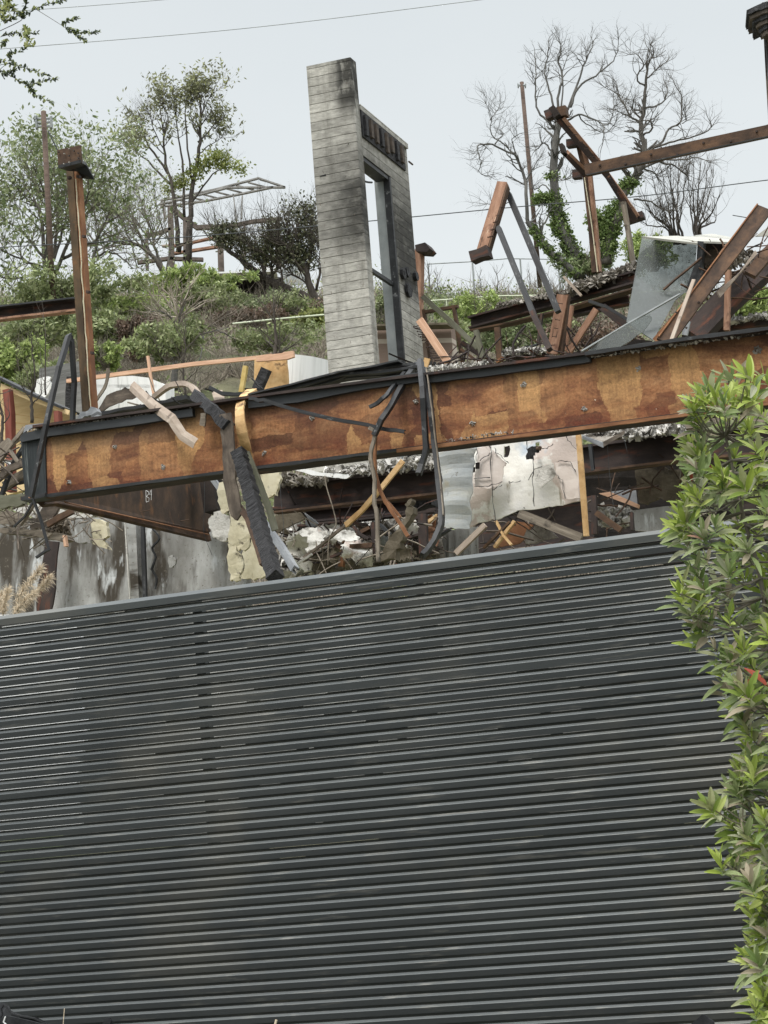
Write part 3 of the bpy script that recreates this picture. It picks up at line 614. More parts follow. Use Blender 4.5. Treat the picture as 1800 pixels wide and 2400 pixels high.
# perpendicular beam running back from the left end
b = empty('tapering_rusted_beam', at(118, 1172, BY + .1)); T(b, 'dark brown beam running back from under the left end of the girder, chalk mark on its web', 'beam')
def plate_to(par, nm, s, Ys, th, m): return poly(nm, s, Ys, th, m, parent=par)
Yn, Yf = BY + .1, BY + 4.2
plate_to(b, 'web', 'G 320 700 1380 560 1365 960 330 745', [Yn, Yf, Yf, Yn], .015, 'rustweb')
sweep('bottom_flange', 'G 250 760 340 752 1350 985', [Yn, Yn + .4, Yf], 11, .12, 'rust', parent=b)
sweep('flange_stain', 'G 420 765 1350 975', [Yn - .05, Yf - .1], 2.2, .02, 'rustor', parent=b)
for sx in ('635 762 690 748', '910 828 970 818', '1170 888 1225 880'):
    sweep('stud', 'G ' + sx, [Yn + 1.5], 2.2, .02, 'rust', prof='T', parent=b)
def chalk(par):
    mb = MB(); 
    for q in ('G 945 690 947 765', 'G 945 690 962 698 963 715 948 728', 'G 948 728 966 740 964 760 947 765', 'G 975 688 970 718 985 716', 'G 982 685 980 752', 'G 795 700 798 740'):
        mb.tube(P(q, BY + 2.2), .0022, 4)
    return mb.build('chalk_mark', 'white', None, P('G 945 690', BY + 2.2)[0], par)
chalk(b)
# ================================================================ CONCRETE TOWER
def build_tower():
    P0 = Vector((0, 24.0, 0)); cR = hit(821, 134.5, P0, BX); cL = hit(718, 155, P0, BX); wd_ = (cR - cL).dot(AX); zt = (cR.z + cL.z) / 2; zb = 4.2
    def sz(px, py): q = hit(px, py, cR, AX); return (q - cR).dot(BX), q.z
    org = Vector((cR.x, cR.y, zb)); root = empty('concrete_chimney', org); T(root, 'tall board-formed concrete pier with soot streaks and a window wall attached, standing behind the girder', 'ruin')
    th = max(.16, sz(834, 146)[0]); F3 = frame(AX, BX); H = zt - zb
    mb = MB(); rr = random.Random(2)
    # pier: left edge follows the photograph's slight batter; chipped upper right edge
    BL = hit(770, 870, P0, BX); xl = (BL - cR).dot(AX); sl = ((cL - cR).dot(AX) - xl) / (zt - BL.z); n = 40
    fv = []
    for i in range(n + 1):
        z = zb + H * i / n; x0 = xl + sl * (z - BL.z); chip = 0
        f = (zt - z)
        if .22 < f < .8: chip = .03 + .035 * abs(noise.noise(Vector((z * 9, 0, 0)))) * 2
        elif rr.random() < .2: chip = .006
        fv.append((z, x0, chip))
    v = []; f = []
    for z, x0, ch in fv:
        o = Vector((cR.x, cR.y, z)); v += [o + AX * x0, o - AX * ch, o + BX * (ch + .004), o + BX * th, o + AX * x0 + BX * th]
    for i in range(n):
        for j in range(5): f.append((i * 5 + j, i * 5 + (j + 1) % 5, i * 5 + 5 + (j + 1) % 5, i * 5 + 5 + j))
    f += [(4, 3, 2, 1, 0), tuple(n * 5 + j for j in range(5))]
    mb.add(v, f); mb.build('pier', 'conc', F3, Vector((cR.x, cR.y, zb)), root)
    for i in range(22):
        px_, py_ = rr.uniform(735, 850), rr.uniform(170, 850); q = hit(px_ + (py_ - 160) * .055 - 6, py_, P0, BX)
        if (q - cR).dot(AX) > -.02: continue
        mb = MB(); l_ = rr.uniform(.01, .04); mb.tube([q + BX * .002, q + BX * .002 - UP * l_ + AX * rr.uniform(-.008, .008)], rr.uniform(.002, .005), 5); mb.build('gouge', 'grim', None, q, root)
    q = hit(757, 412, P0, BX); mb = MB(); mb.tube([q - AX * .035, q + AX * .035 + UP * .004], [.006, .010], 6); mb.build('gouge', 'char', None, q, root)
    s1, z1 = sz(953.6, 343.6); _, z0 = sz(843, 243); zw = (z0 + z1) / 2
    so0, zo0 = sz(851, 358); so1, zo1 = sz(917.5, 419.5); zo = (zo0 + zo1) / 2; t = .16
    mb = MB(); rec = .008; Ls = th + .003
    O = Vector((cR.x, cR.y, 0)) - AX * rec
    mb.box(O, BX, -AX, UP, Ls, s1, 0, t, zo, zw); mb.box(O, BX, -AX, UP, so1, s1, 0, t, zb, zo - .002)
    mb.build('window_wall', 'conc', frame(BX, -AX), Vector((cR.x, cR.y, zb)) + BX * .3, root)
    # charred ribbed ledge under the wall top
    mb = MB(); mb.box(O, BX, -AX, UP, Ls, s1 + .01, -.02, 0, zw - .05, zw + .012); mb.build('coping', 'conc', frame(BX, -AX), O + UP * zw, root)
    mb = MB(); mb.box(O, BX, -AX, UP, Ls + .01, s1 - .14, -.02, 0, zw - .36, zw - .053); mb.build('burnt_ledger', 'char', frame(BX, -AX), O + UP * zw, root)
    n = 8
    for i in range(n):
        a = Ls + .06 + i * (s1 - .2 - Ls) / n; mb = MB(); mb.box(O, BX, -AX, UP, a, a + .075, -.05, -.022, zw - .31 + rr.uniform(-.03, .03), zw - .1)
        mb.build('joist_stub', 'grim' if i % 3 else 'char', frame(BX, -AX), O + BX * a + UP * zw, root)
    mb = MB(); mb.box(O, BX, -AX, UP, s1 - .02, s1 + .12, -.03, -.015, zw - .22, zw - .205); mb.build('rebar', 'rust', frame(BX, -AX), O + BX * s1 + UP * zw, root)
    # steel window frame lining the far reveal and head
    mb = MB(); mb.box(O, BX, -AX, UP, so1 - .05, so1 - .004, .0, .075, zb, zo - .01); mb.build('frame_channel', 'black', frame(BX, -AX), O + BX * so1 + UP * zb, root)
    mb = MB(); mb.box(O, BX, -AX, UP, so1 - .035, so1 - .004, .078, t + .03, zb, zo - .02); mb.build('frame_channel', 'steelgy', frame(BX, -AX), O + BX * so1 + UP * zb, root)
    mb = MB(); mb.box(O, BX, -AX, UP, Ls + .01, so1 - .055, .01, t, zo - .05, zo - .004); mb.build('frame_head', 'black', frame(BX, -AX), O + UP * zo, root)
    zc = sz(872, 619)[1]; zc2 = sz(923, 658)[1]
    mb = MB(); mb.box(O, BX, -AX, UP, Ls + .01, so1 - .055, .05, .09, (zc + zc2) / 2 - .025, (zc + zc2) / 2 + .02); mb.build('crossbar', 'black', frame(BX, -AX), O + UP * zc, root)
    mb = MB(); q = [hit(x, y, cR, AX) - AX * .1 for x, y in pix('B 700 1130 730 1150 770 1168 805 1172')]; mb.tube(catmull(q, 4), .012, 5); mb.build('sagging_cable', 'black', None, q[0], root)
    mb = MB(); 
    for i in range(5):
        q = hit(936 + rr.uniform(0, 36), 640 + rr.uniform(-2, 42), cR, AX); mb.tube([q, q + AX * .035], rr.uniform(.03, .09), 7)
    mb.build('burnt_socket', 'char', None, q, root)
build_tower()
bar('rusty_post', 'pinkish rusted post with a flared cap just right of the concrete window wall', 'post', 'E 1062 235 1052 700', 26.5, 17, .12, 'rustpk', prof='box')
poly('cap_plate', 'E 1030 205 1095 188 1127 228 1105 250 1035 245', 26.3, .25, 'rustdk', parent=bpy.data.objects['rusty_post'])
# ================================================================ LEFT POST ON THE GIRDER
p = empty('rusted_column', P('D 580 1290', 19.4)[0]); T(p, 'tall two-tone rusted steel column with bolted cap plate, standing on the left end of the girder', 'column')
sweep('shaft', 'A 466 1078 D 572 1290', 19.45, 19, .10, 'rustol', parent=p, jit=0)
sweep('shaft_side', 'A 505 1085 D 611 1290', 19.45, 10, .09, 'rustor', parent=p)
sweep('mortar_seam', 'A 490 1160 D 590 1275', 19.38, 1.6, .012, 'cream', parent=p, sub=30, wj=.5, jit=.006)
o = poly('cap_plate', 'A 370 972 522 940 528 1052 377 1088', 19.1, .02, 'rust', parent=p); rr = random.Random(1)
for x, y in ((380, 985), (449, 965), (480, 978), (418, 997), (448, 1010), (507, 993), (415, 1062), (450, 1052), (508, 1025)):
    sweep('bolt', 'A %g %g %g %g' % (x - 3, y, x + 3, y), 19.08, 2.2, .02, 'ash' if (x + y) % 3 else 'black', parent=p)
poly('cap_underside', 'A 378 1090 528 1054 560 1072 612 1166 520 1155 500 1112 440 1108', [19.1, 19.1, 19.4, 19.5, 19.5, 19.4, 19.3], .03, 'black', parent=p)
for x, y in ((510, 1145), (D_ := 545, 0)): pass
for s in ('A 500 1145 520 1145', 'D 535 150 552 150', 'D 562 510 580 510', 'D 590 905 606 905', 'A 440 1155 460 1150'):
    sweep('lug', s, 19.3, 6, .04, 'rustdk', parent=p)
# ================================================================ BENT METAL AND BOARDS ON THE GIRDER (left to right)
f = BY - .2
bar('bent_steel_strip', 'black steel channel folded to an upside-down V over the left end of the girder', 'metal strip', 'D 470 1350 480 1100 462 830 452 792 438 810 380 1000 300 1370 G 200 735', [19.3, 19.3, 19.2, 19.15, 19.1, 18.8, 18.6, 18.55], 9, .05, 'black', prof='C', sub=2, jit=.004)
bar('pale_metal_edge', 'pale scraped strip lying along the folded black channel down the girder end', 'metal strip', 'G 318 180 255 420 190 740', f - .08, 5, .02, 'rustpk', sub=4, jit=.004)
bar('hooked_steel_strip', 'thin black strip with hooked foot dangling below the left end of the girder', 'metal strip', 'G 215 745 265 880 318 1075 300 1080 235 1125', f - .05, 5, .03, 'black', prof='C', sub=2)
bar('thin_steel_rod', 'thin dark rod slanting down-left from the foot of the folded channel', 'rod', 'G 210 770 160 860 90 925', f, 4, .02, 'black')
o = poly('charred_sheet', 'D 620 1300 690 1180 810 1125 870 1150 880 1190 760 1230 650 1290 520 1340 560 1280', [20.3] * 9, .02, 'grim', rag=.01); T(o, 'charred black sheet propped beside the foot of the rusted column', 'sheet')
bar('creased_board', 'creased taupe board hanging diagonally over the girder right of the column', 'board', 'D 850 1115 985 1240 1110 1330 G 1180 330 1265 385', [19.6, 19, BY - .3, BY - .35, BY - .4], 25, .012, 'greyboard', sub=3, jit=.001, wj=.02, prof='V')
bar('grey_batten', 'thin grey batten curling up beside the rusted column foot', 'batten', 'D 700 1005 690 1100 640 1190 560 1290', 19.9, 7, .02, 'oldwood', curve=3)
bar('arched_metal_band', 'tan and black band arching over the girder top before the charred timber', 'metal band', 'D 1000 1190 1090 1125 1180 1105 1250 1130 1330 1230 1440 1340 G 1500 330', [20.4, 20.2, 19.8, 19.4, 19, BY - .25, BY - .3], 12, .05, 'greyboard', curve=3)
bar('charred_timber', 'short blistered black timber lying on the girder above the long charred timber', 'timber', 'G 1275 75 1380 170 1480 275', [19.2, BY - .25, BY - .35], 24, .10, 'char', sub=5, wj=.1, jit=.012)
o = poly('grey_plank', 'G 1370 45 1440 38 1515 280 1490 300 1440 290', [19.4, 19.4, BY - .2, BY - .2, BY - .2], .02, 'greyboard'); T(o, 'tapering grey plank leaning between the arched band and the ochre strip', 'plank')
o = poly('white_splinter', 'G 1300 190 1335 190 1325 275 1292 265', BY - .15, .02, 'oldwood', rag=.003); T(o, 'small pale splintered offcut on the flashing below the arched band', 'offcut')
bar('sooty_plank', 'tall sooty grey-brown plank hanging vertically left of the long charred timber', 'plank', 'H 78 470 95 620 110 900 150 1110 175 1130', BY - .35, 31, .03, 'grim', sub=4, wj=.06, jit=.006)
bar('crocodile_timber', 'long charred timber with crocodile scales running down to the fence top', 'timber', 'H 165 715 235 950 300 1200 400 1530', [BY - .45, BY - .6, BY - .9, BY - 1.6], 30, .10, 'char', sub=18, wj=.10, jit=.006)
bar('olive_plank', 'narrow olive-grey plank just right of the long charred timber', 'plank', 'H 215 720 300 930 360 1080 400 1225', BY - .3, 15, .03, 'olive', sub=3, wj=.08)
bar('rusty_angle', 'dark rusty angle iron along the left edge of the long charred timber', 'angle iron', 'H 160 1060 225 1150 290 1340 320 1440', [BY - .3, BY - .4, BY - .8, BY - 1.2], 14, .03, 'rust', sub=2)
bar('ochre_strip', 'curling torn ochre paper-faced strip hanging over the girder in the middle left', 'torn strip', 'H 250 315 190 365 172 450 180 560 205 660 225 740', [19.3, 19, BY - .2, BY - .25, BY - .2, BY - .1], 24, .02, 'ply', curve=3, wj=.08, tw=(.25, -.2))
bar('foam_strip', 'yellow mottled foam strip standing upright behind the ochre strip', 'foam strip', 'H 210 160 182 330', 19.9, 11, .04, 'foam', sub=3, wj=.1)
bar('burnt_post_stub', 'burnt black post stub leaning beside the orange plywood', 'post', 'H 285 315 345 180', 20.6, 23, .07, 'char', sub=2)
bar('long_black_strip', 'long black strip lying slantwise across the rusted web of the girder', 'metal strip', 'H 235 370 330 385 600 462 840 515 1080 560 1242 590', BY - .22, 8.5, .04, 'black', prof='C', sub=3, jit=.006)
bar('curled_black_cable', 'flat black strip bent down from the girder top, ending in a rounded tip', 'metal strip', 'H 1285 155 1200 250 1120 350 1060 400 1012 425', [19.2, 19, BY - .3, BY - .3, BY - .3], 8, .03, 'black', curve=3)
bar('crossing_black_strip', 'black channel running from the girder top down to the long black strip end', 'metal strip', 'H 1320 150 1250 240 1150 420 1090 510 1040 610', [19.2, 19, BY - .25, BY - .3, BY - .3], 11, .05, 'black', prof='C', sub=2, jit=.005)
bar('wide_hanging_channel', 'wider of two black channels hanging side by side over the middle of the girder', 'metal channel', 'H 1342 125 1358 300 1366 520 1378 690 1350 800 1330 862', [19.1, BY - .25, BY - .25, BY - .25, BY - .25, BY - .3], 12, .05, 'black', prof='C', curve=3)
bar('long_hanging_channel', 'long curved black channel hanging from the girder almost to the fence', 'metal channel', 'H 1378 190 1410 440 1430 640 1460 900 1480 1140 1455 1240 1400 1340 1350 1392', [19, BY - .22, BY - .22, BY - .3, BY - .5, BY - .6, BY - .7, BY - .8], 10, .06, 'black', prof='C', curve=4)
bar('pale_channel_edge', 'thin pale scraped edge strip following the long curved channel', 'metal strip', 'H 1382 180 1418 440 1440 640 1472 900 1490 1130', [18.9, BY - .28, BY - .28, BY - .36, BY - .56], 2.4, .02, 'oldwood', curve=3)
for i, (s, lb, w_) in enumerate((('H 240 352 520 285 830 205 1010 175 1215 132', 'upper of the layered black strips lying on the middle of the girder', 4), ('H 250 365 560 300 860 222 1100 205 1330 172', 'middle of the layered black strips lying on the middle of the girder', 6), ('H 500 318 780 262 950 192 1120 165 1320 155', 'bowed rust-tinged black strip lying on the middle of the girder', 7), ('H 640 290 900 235 1150 225 1340 210', 'lowest flat black strip against the middle flashing', 6))):
    bar('flat_black_strip', lb, 'metal strip', s, 19.1 + i * .05, w_, .12, 'black', curve=3, group='black strips layered on the girder top')
bar('ragged_trim', 'ragged black trim lying on the flashing between column and arched band', 'trim', 'G 640 205 900 165 1240 100', 19.4, 9, .2, 'black', sub=5, wj=.3, jit=.01)
bar('splintered_batten', 'thin splintered batten lying above the ragged trim', 'batten', 'G 830 120 950 150 1100 130 1230 110', 19.6, 4, .03, 'oldwood', sub=2, wj=.3)
bar('burnt_lath', 'burnt lath lying on the girder behind the ochre strip', 'lath', 'H -20 300 60 340 150 345 240 340', 19.2, 9, .06, 'black', sub=2, wj=.25)
bar('white_crumpled_flashing', 'crumpled white-streaked metal wrapped round the foot of the rusted column', 'metal scrap', 'G 525 235 570 190 620 180 638 225', 19.15, 17, .08, 'galv', sub=3, wj=.3, jit=.015)
bar('pale_wood_chip', 'small pale yellow wood chip standing beside the hanging channels', 'wood chip', 'H 1372 165 1388 110', 19.4, 12, .02, 'ply', sub=2, wj=.2)
# ================================================================ BELOW THE GIRDER
bar('lower_brown_beam', 'dark brown I-beam below the girder, running behind the hanging drywall to the shrub', 'beam', 'H 395 1010 1440 925 I 1040 770 1659 690 O 1990 1012', 22.3, 66, .16, 'rustdk', prof='I')
LB = bpy.data.objects['lower_brown_beam']
sweep('flange_edge', 'H 400 1112 1440 992 I 1050 850 1659 775 O 1990 1045', 22.15, 5, .14, 'rust', sub=3, wj=.12, parent=LB)
bar('second_brown_beam', 'shorter dark beam beneath the lower brown beam above the white debris', 'beam', 'H 600 1140 1450 1055', 23.3, 32, .16, 'rustdk', prof='I')
sweep('bottom_flange', 'H 560 1200 1440 1105', 23.1, 5, .14, 'rustdk', sub=3, wj=.15, parent=bpy.data.objects['second_brown_beam'])
# rear walls of the gutted storey
o = panel('stained_retaining_wall', 'G -160 870 1560 860 1600 1900 -160 1900', 23.2, .2, 'stucco', 12, 8, .03, 0); T(o, 'grey smoke-stained stucco wall behind the left part of the fence', 'wall')
bar('wall_pilaster', 'plain grey pilaster on the stained wall below the tapering beam', 'pilaster', 'G 860 880 885 1480', 22.9, 26, .1, 'stucco')
bar('wall_joint', 'black vertical joint beside the pilaster on the stained wall', 'joint', 'G 925 920 945 1480', 22.85, 8, .04, 'black', sub=3, wj=.3)
bar('wall_crack_strip', 'rust-brown scorched strip down the stained wall left of the plume grass', 'strip', 'G 340 1020 280 1520', 22.9, 40, .03, 'rustdk', sub=5, wj=.2)
bar('wavy_plaster_edge', 'wavy dark edge where plaster peeled from the stained wall', 'plaster edge', 'G 990 940 1035 1000 985 1060 1010 1120 985 1200 1015 1260 1005 1330', 22.95, 3.4, .03, 'black', curve=3)
o = poly('plaster_chip', 'G 1090 1120 1120 1110 1140 1140 1135 1180 1095 1188', 22.8, .03, 'stucco', rag=.01); T(o, 'rounded flake of plaster lifting from the stained wall', 'plaster flake')
bar('light_edge_trim', 'thin pale vertical trim beside the pilaster on the stained wall', 'trim', 'G 812 900 850 1480', 22.75, 2.5, .03, 'pale', sub=4, wj=.3)
o = panel('charred_rear_wall', 'H 250 900 1659 760 O 2060 960 2060 1420', 27.5, .3, 'void', 10, 6, .15); T(o, 'charred rear wall of the gutted storey, painted near-black for the shaded void under the brown beams', 'wall')  # wall colour carries the shade of the dark interior as well as char
o = poly('pale_rear_wall', 'H 600 760 1420 690 1420 800 600 850', 26.4, .1, 'pale'); T(o, 'pale grey wall glimpsed between girder and lower brown beam', 'wall')
o = poly('white_metal_sheet', 'H 520 832 560 820 700 850 900 862 860 890 760 880 640 868', 21.9, .02, 'white', rag=.004); T(o, 'bent white sheet lying on the left end of the lower brown beam', 'sheet')
stuff(shards('white_debris', 'H 720 842 1450 735 1450 812 740 876', 21.9, 420, .07, 'ash', 21, dY=.5), 'white ash and crumpled paper lying along the lower brown beam', 'debris')
stuff(shards('burnt_clinker', 'H 440 850 740 900 700 920 440 935', 22.0, 160, .07, 'ashdk', 22, dY=.3), 'dark clinker on the left end of the lower brown beam', 'debris')
o = panel('speckled_stucco_chunk', 'H 300 850 440 840 420 1000 330 1040', 21.6, .05, 'cream', 6, 6, .03, .03, seed=3); T(o, 'speckled cream stucco chunk left of the lower brown beam end', 'stucco chunk')
bar('dark_recess_post', 'black recess post at the left end of the lower brown beam', 'post', 'H -10 900 20 1110', 22.6, 34, .3, 'void')
o = poly('brown_board', 'H 400 1130 590 1105 590 1150 470 1210 410 1240', 22.8, .03, 'stuccobr', rag=.008); T(o, 'brown scorched board under the left end of the lower brown beam', 'board')
o = poly('grey_shard', 'H 590 1110 680 1180 660 1205 600 1195', 22.6, .02, 'galv', rag=.004); T(o, 'triangular grey metal shard under the shorter dark beam', 'metal shard')
# cream plaster pieces dangling by the charred timber
for nm, s, m, lb in (('white_plaster_chunk', 'G 1385 830 1450 830 1490 880 1485 1000 1440 1020 1370 980 1348 900', 'pale', 'rounded white plaster chunk at the far end of the tapering beam'),
                     ('cream_stucco_chunk', 'G 1490 840 1560 830 1600 900 1632 990 1590 1075 1540 1075 1480 1030', 'cream', 'cream stucco chunk behind the foot of the sooty plank'),
                     ('hanging_cream_strip', 'G 1475 1035 1530 1050 1575 1170 1560 1250 1535 1275 1490 1270 1475 1160', 'cream', 'long cream stucco strip hanging to the fence top left of the charred timber'),
                     ('pale_stucco_strip', 'G 1420 640 1480 640 1500 800 1440 850 1410 760', 'cream', 'small stucco piece hanging above the rounded white plaster chunk')):
    o = poly(nm, s, 21.0, .04, m, rag=.015); T(o, lb, 'plaster chunk')
bar('white_steel_stud', 'white steel stud slanting behind the sooty plank', 'steel stud', 'G 1375 610 1440 700 1500 780', 21.2, 12, .05, 'galv', prof='C')
bar('grey_steel_stud', 'pale grey steel channel slanting to the fence top right of the charred timber', 'steel stud', 'H 290 1120 345 1200 440 1330 530 1480', [20.2, 19.8, 19, 18.2], 15, .05, 'galv', prof='C')
bar('thin_grey_angle', 'thin grey angle beside the pale grey steel channel', 'steel angle', 'H 345 1190 450 1340 575 1490', [20, 19, 18.2], 7, .03, 'olive')
o = panel('crumpled_cream_board', 'H 180 1180 330 1130 350 1520 190 1540', 21.6, .05, 'cream', 8, 8, .06, .03, seed=8); T(o, 'crumpled beige board behind the lower charred timber', 'board')
# hanging rods and lumber in the middle
bar('bent_conduit', 'tan flaking conduit hanging from the end of the long black strip to the fence', 'conduit', 'H 1010 560 1045 590 1030 680 1020 760 1045 900 1045 1050 1060 1110 1065 1300 1068 1430', BY - .3, 8, .03, 'oldwood', curve=3, jit=.004)
bar('rusty_conduit', 'orange rusted strip hanging beside the tan conduit and bending right', 'conduit', 'H 1050 620 1045 780 1055 880 1100 1010 1150 1090 1210 1180 1260 1265', BY - .2, 8, .03, 'rustor', curve=3, jit=.004)
bar('rusty_branching_strip', 'short rusty strip splitting off the orange rusted strip', 'metal strip', 'H 1110 1020 1150 1060 1215 1140', BY - .1, 5, .02, 'rustor')
bar('tan_batten', 'pale tan batten leaning up to the girder underside behind the conduits', 'batten', 'H 1230 775 1090 950 960 1100 860 1190', [20.5, 20.5, 20.8, 21], 12, .03, 'ply', sub=3, wj=.1)
bar('burnt_batten_end', 'burnt lower end of the tan batten reaching down to the white debris', 'batten', 'H 900 1165 800 1235 700 1320 590 1400', [21, 21, 21.2, 21.3], 6, .03, 'grim', sub=3, wj=.2)
bar('white_batten', 'thin white batten lying at the fence top among the crumpled debris', 'batten', 'H 545 1440 640 1380', 20, 5, .02, 'pale')
bar('drooping_wire', 'thick grey wire drooping in front of the lower brown beam', 'wire', 'H 722 870 735 950 780 1100 795 1190 760 1260 745 1320 742 1450', 20.8, 3, .01, 'oldwood', prof='T', curve=4)
bar('thin_wire', 'thin vertical wire hanging left of the drooping grey wire', 'wire', 'H 432 900 440 1050 455 1180 452 1330', 20.8, 1.1, .005, 'wire', prof='T', curve=3)
bar('thin_wire', 'thin wire hanging in front of the beam right of the drywall', 'wire', 'I 1170 660 1180 800 1195 950 1215 1100', 20.8, 1.1, .005, 'wire', prof='T', curve=3)
bar('thin_wire', 'short thin wire hanging from the tray of ash', 'wire', 'I 1282 530 1280 620 1300 720', 20.8, 1.1, .005, 'wire', prof='T', curve=3)
bar('thin_wire', 'thin pale wire hanging in front of the tapering beam', 'wire', 'G 1325 520 1325 800 1320 960 1375 1110', 20.0, 1.1, .005, 'wire', prof='T', curve=3)
# pile of debris above the fence, middle
for i, (s, m, lb) in enumerate((('Q 150 400 330 370 480 460 390 560 300 600 280 770 180 760 160 560', 'pale', 'large crumpled white sheet in the debris left of centre'),
                                ('Q 340 370 460 340 640 330 720 400 640 480 500 470', 'pale', 'folded white sheet under the shorter dark beam'),
                                ('Q 490 480 640 500 800 460 830 560 700 640 560 600', 'pale', 'torn white sheet lying among rusty bars'),
                                ('Q 20 390 160 400 170 560 90 600 20 560', 'stuccobr', 'grey-brown crumpled panel at the left of the debris'),
                                ('Q 640 610 820 560 910 600 900 690 720 700', 'pale', 'pale bunched sheeting just above the fence'),
                                ('Q 310 620 420 600 560 640 550 740 300 770', 'stuccobr', 'brown fallen panel at the fence top'),
                                ('Q 960 300 1100 270 1110 380 1030 460 970 400', 'pale', 'pale sheet behind the rust column'),
                                ('Q 1130 590 1190 555 1240 590 1240 640 1180 660 1130 640', 'stuccobr', 'hexagonal grey-brown concrete lump at the fence top'),
                                ('Q 1190 530 1260 520 1270 640 1210 640', 'pale', 'white scrap beside the hexagonal concrete lump'),
                                ('Q 1420 270 1500 240 1510 420 1430 500', 'rustor', 'orange rusted sheet right of the rust column'),
                                ('Q 1250 570 1340 470 1350 620 1270 640', 'rustpk', 'pink-brown rusted scrap beside the rust column'),
                                ('Q 1560 380 1659 330 1659 610 1500 620 1480 480', 'galv', 'corrugated grey sheet below the drywall'))):
    c = pix(s); o = poly('crumpled_sheet', s, 22.2 + (i % 4) * .25, .03, m, rag=.035, seed=i, sub=5); T(o, lb, 'debris sheet', 'sheets in the debris pile')
stuff(shards('debris_pile', 'Q 20 380 1500 300 1600 640 20 800', 23.2, 1100, .14, 'ash', 31, dY=.8, flat=.35), 'mixed ash and scrap heaped under the brown beams', 'debris')
stuff(shards('dark_debris', 'Q 300 420 1500 400 1600 640 300 780', 22.6, 420, .13, 'ashdk', 32, dY=.8, flat=.4, elong=3), 'dark splinters mixed through the ash heap', 'debris')
for i, (x, y, w_, h_, m) in enumerate(((120, 560, 190, 170, 'pale'), (260, 480, 200, 190, 'pale'), (400, 610, 220, 150, 'stuccobr'), (430, 420, 180, 130, 'dry'), (590, 640, 170, 120, 'ashdk'), (620, 440, 190, 120, 'pale'), (740, 560, 180, 140, 'dry'), (800, 400, 150, 110, 'grim'), (850, 650, 170, 100, 'pale'), (1010, 560, 120, 150, 'galv'), (1180, 600, 150, 110, 'stuccobr'), (1240, 380, 140, 120, 'pale'), (1400, 600, 130, 130, 'grim'), (1470, 430, 120, 140, 'rustpk'))):
    a_ = (i * 37 % 50 - 25); s = 'Q %g %g %g %g %g %g %g %g' % (x - w_ / 2, y - h_ / 2 - a_ * .6, x + w_ / 2, y - h_ / 2 + a_ * .6, x + w_ / 2 - a_, y + h_ / 2 + a_ * .4, x - w_ / 2 - a_, y + h_ / 2)
    o = panel('torn_sheet', s, 21.9 + (i % 5) * .12, .012, m, 14, 12, .22, .05, 4.5, seed=i * 3.3); T(o, '%s torn sheet of the crumpled heap between girder and fence, counted from its left end' % ('first', 'second', 'third', 'fourth', 'fifth', 'sixth', 'seventh', 'eighth', 'ninth', 'tenth', 'eleventh', 'twelfth', 'thirteenth', 'fourteenth')[i], 'debris sheet', 'torn sheets in the debris heap')
def tangle(label, s, Y, n, L, seed, m, rad=(.003, .011), dY=1.2):
    rr = random.Random(seed); c = pix(s); mb = MB()
    for _ in range(n):
        u, v_ = rr.random(), rr.random()
        x = (c[0][0] * (1 - u) + c[1][0] * u) * (1 - v_) + (c[3][0] * (1 - u) + c[2][0] * u) * v_; y = (c[0][1] * (1 - u) + c[1][1] * u) * (1 - v_) + (c[3][1] * (1 - u) + c[2][1] * u) * v_
        p = at(x, y, Y + rr.uniform(0, dY)); d = Vector((rr.uniform(-1, 1), rr.uniform(-.5, .5), rr.uniform(-.7, .9))).normalized(); q = [p]; l = L * rr.uniform(.3, 1.3)
        for k in range(3): d = (d + Vector((rr.uniform(-1, 1), 0, rr.uniform(-1, 1))) * .35).normalized(); p = p + d * l / 3; q.append(p)
        mb.tube(q, rr.uniform(*rad), rr.choice((3, 4, 4)))
    return stuff(mb.build('tangled_scrap', m, None, at(*c[3], Y)), label, 'scrap')
tangle('tangled rusty strips and rods threading the debris heap under the brown beams', 'Q 60 400 1500 260 1600 620 100 760', 21.8, 60, .45, 1, 'rustdk')
tangle('pale splinters and wires threading the debris heap', 'Q 60 440 1500 300 1600 620 100 760', 21.6, 40, .4, 2, 'oldwood')
tangle('thin black wires and laths among the planks left of the girder end', 'T -60 640 300 560 320 1500 -60 1700', 20.8, 46, .5, 3, 'grim')
tangle('splinters and wires on top of the stained wall', 'T 0 1600 1250 1500 1300 1850 0 1850', 21.2, 60, .3, 4, 'oldwood', (.003, .008))
tangle('rusty scraps in the dark openings right of the drywall', 'I 1060 860 1660 820 1660 1240 1060 1270', 22.2, 24, .35, 5, 'rust')
tangle('blackened laths in the gap under the drywall', 'I 100 1200 1000 1050 1020 1300 100 1400', 22.3, 50, .5, 6, 'grim')
tangle('charred splinters strewn along the girder top', 'G 400 200 1600 20 H 800 250 -20 400', BY + .3, 14, .2, 7, 'char', (.003, .01), .6)
tangle('charred splinters along the wreck behind the girder', 'E 1060 960 F 600 880 F 600 930 E 1060 1030', 24, 70, .4, 8, 'rustdk', (.004, .012))
tangle('splinters wedged between the orange board and the glass', 'F 1200 200 1659 150 1659 500 1200 600', 24.2, 40, .45, 9, 'rust', (.004, .014), .5)
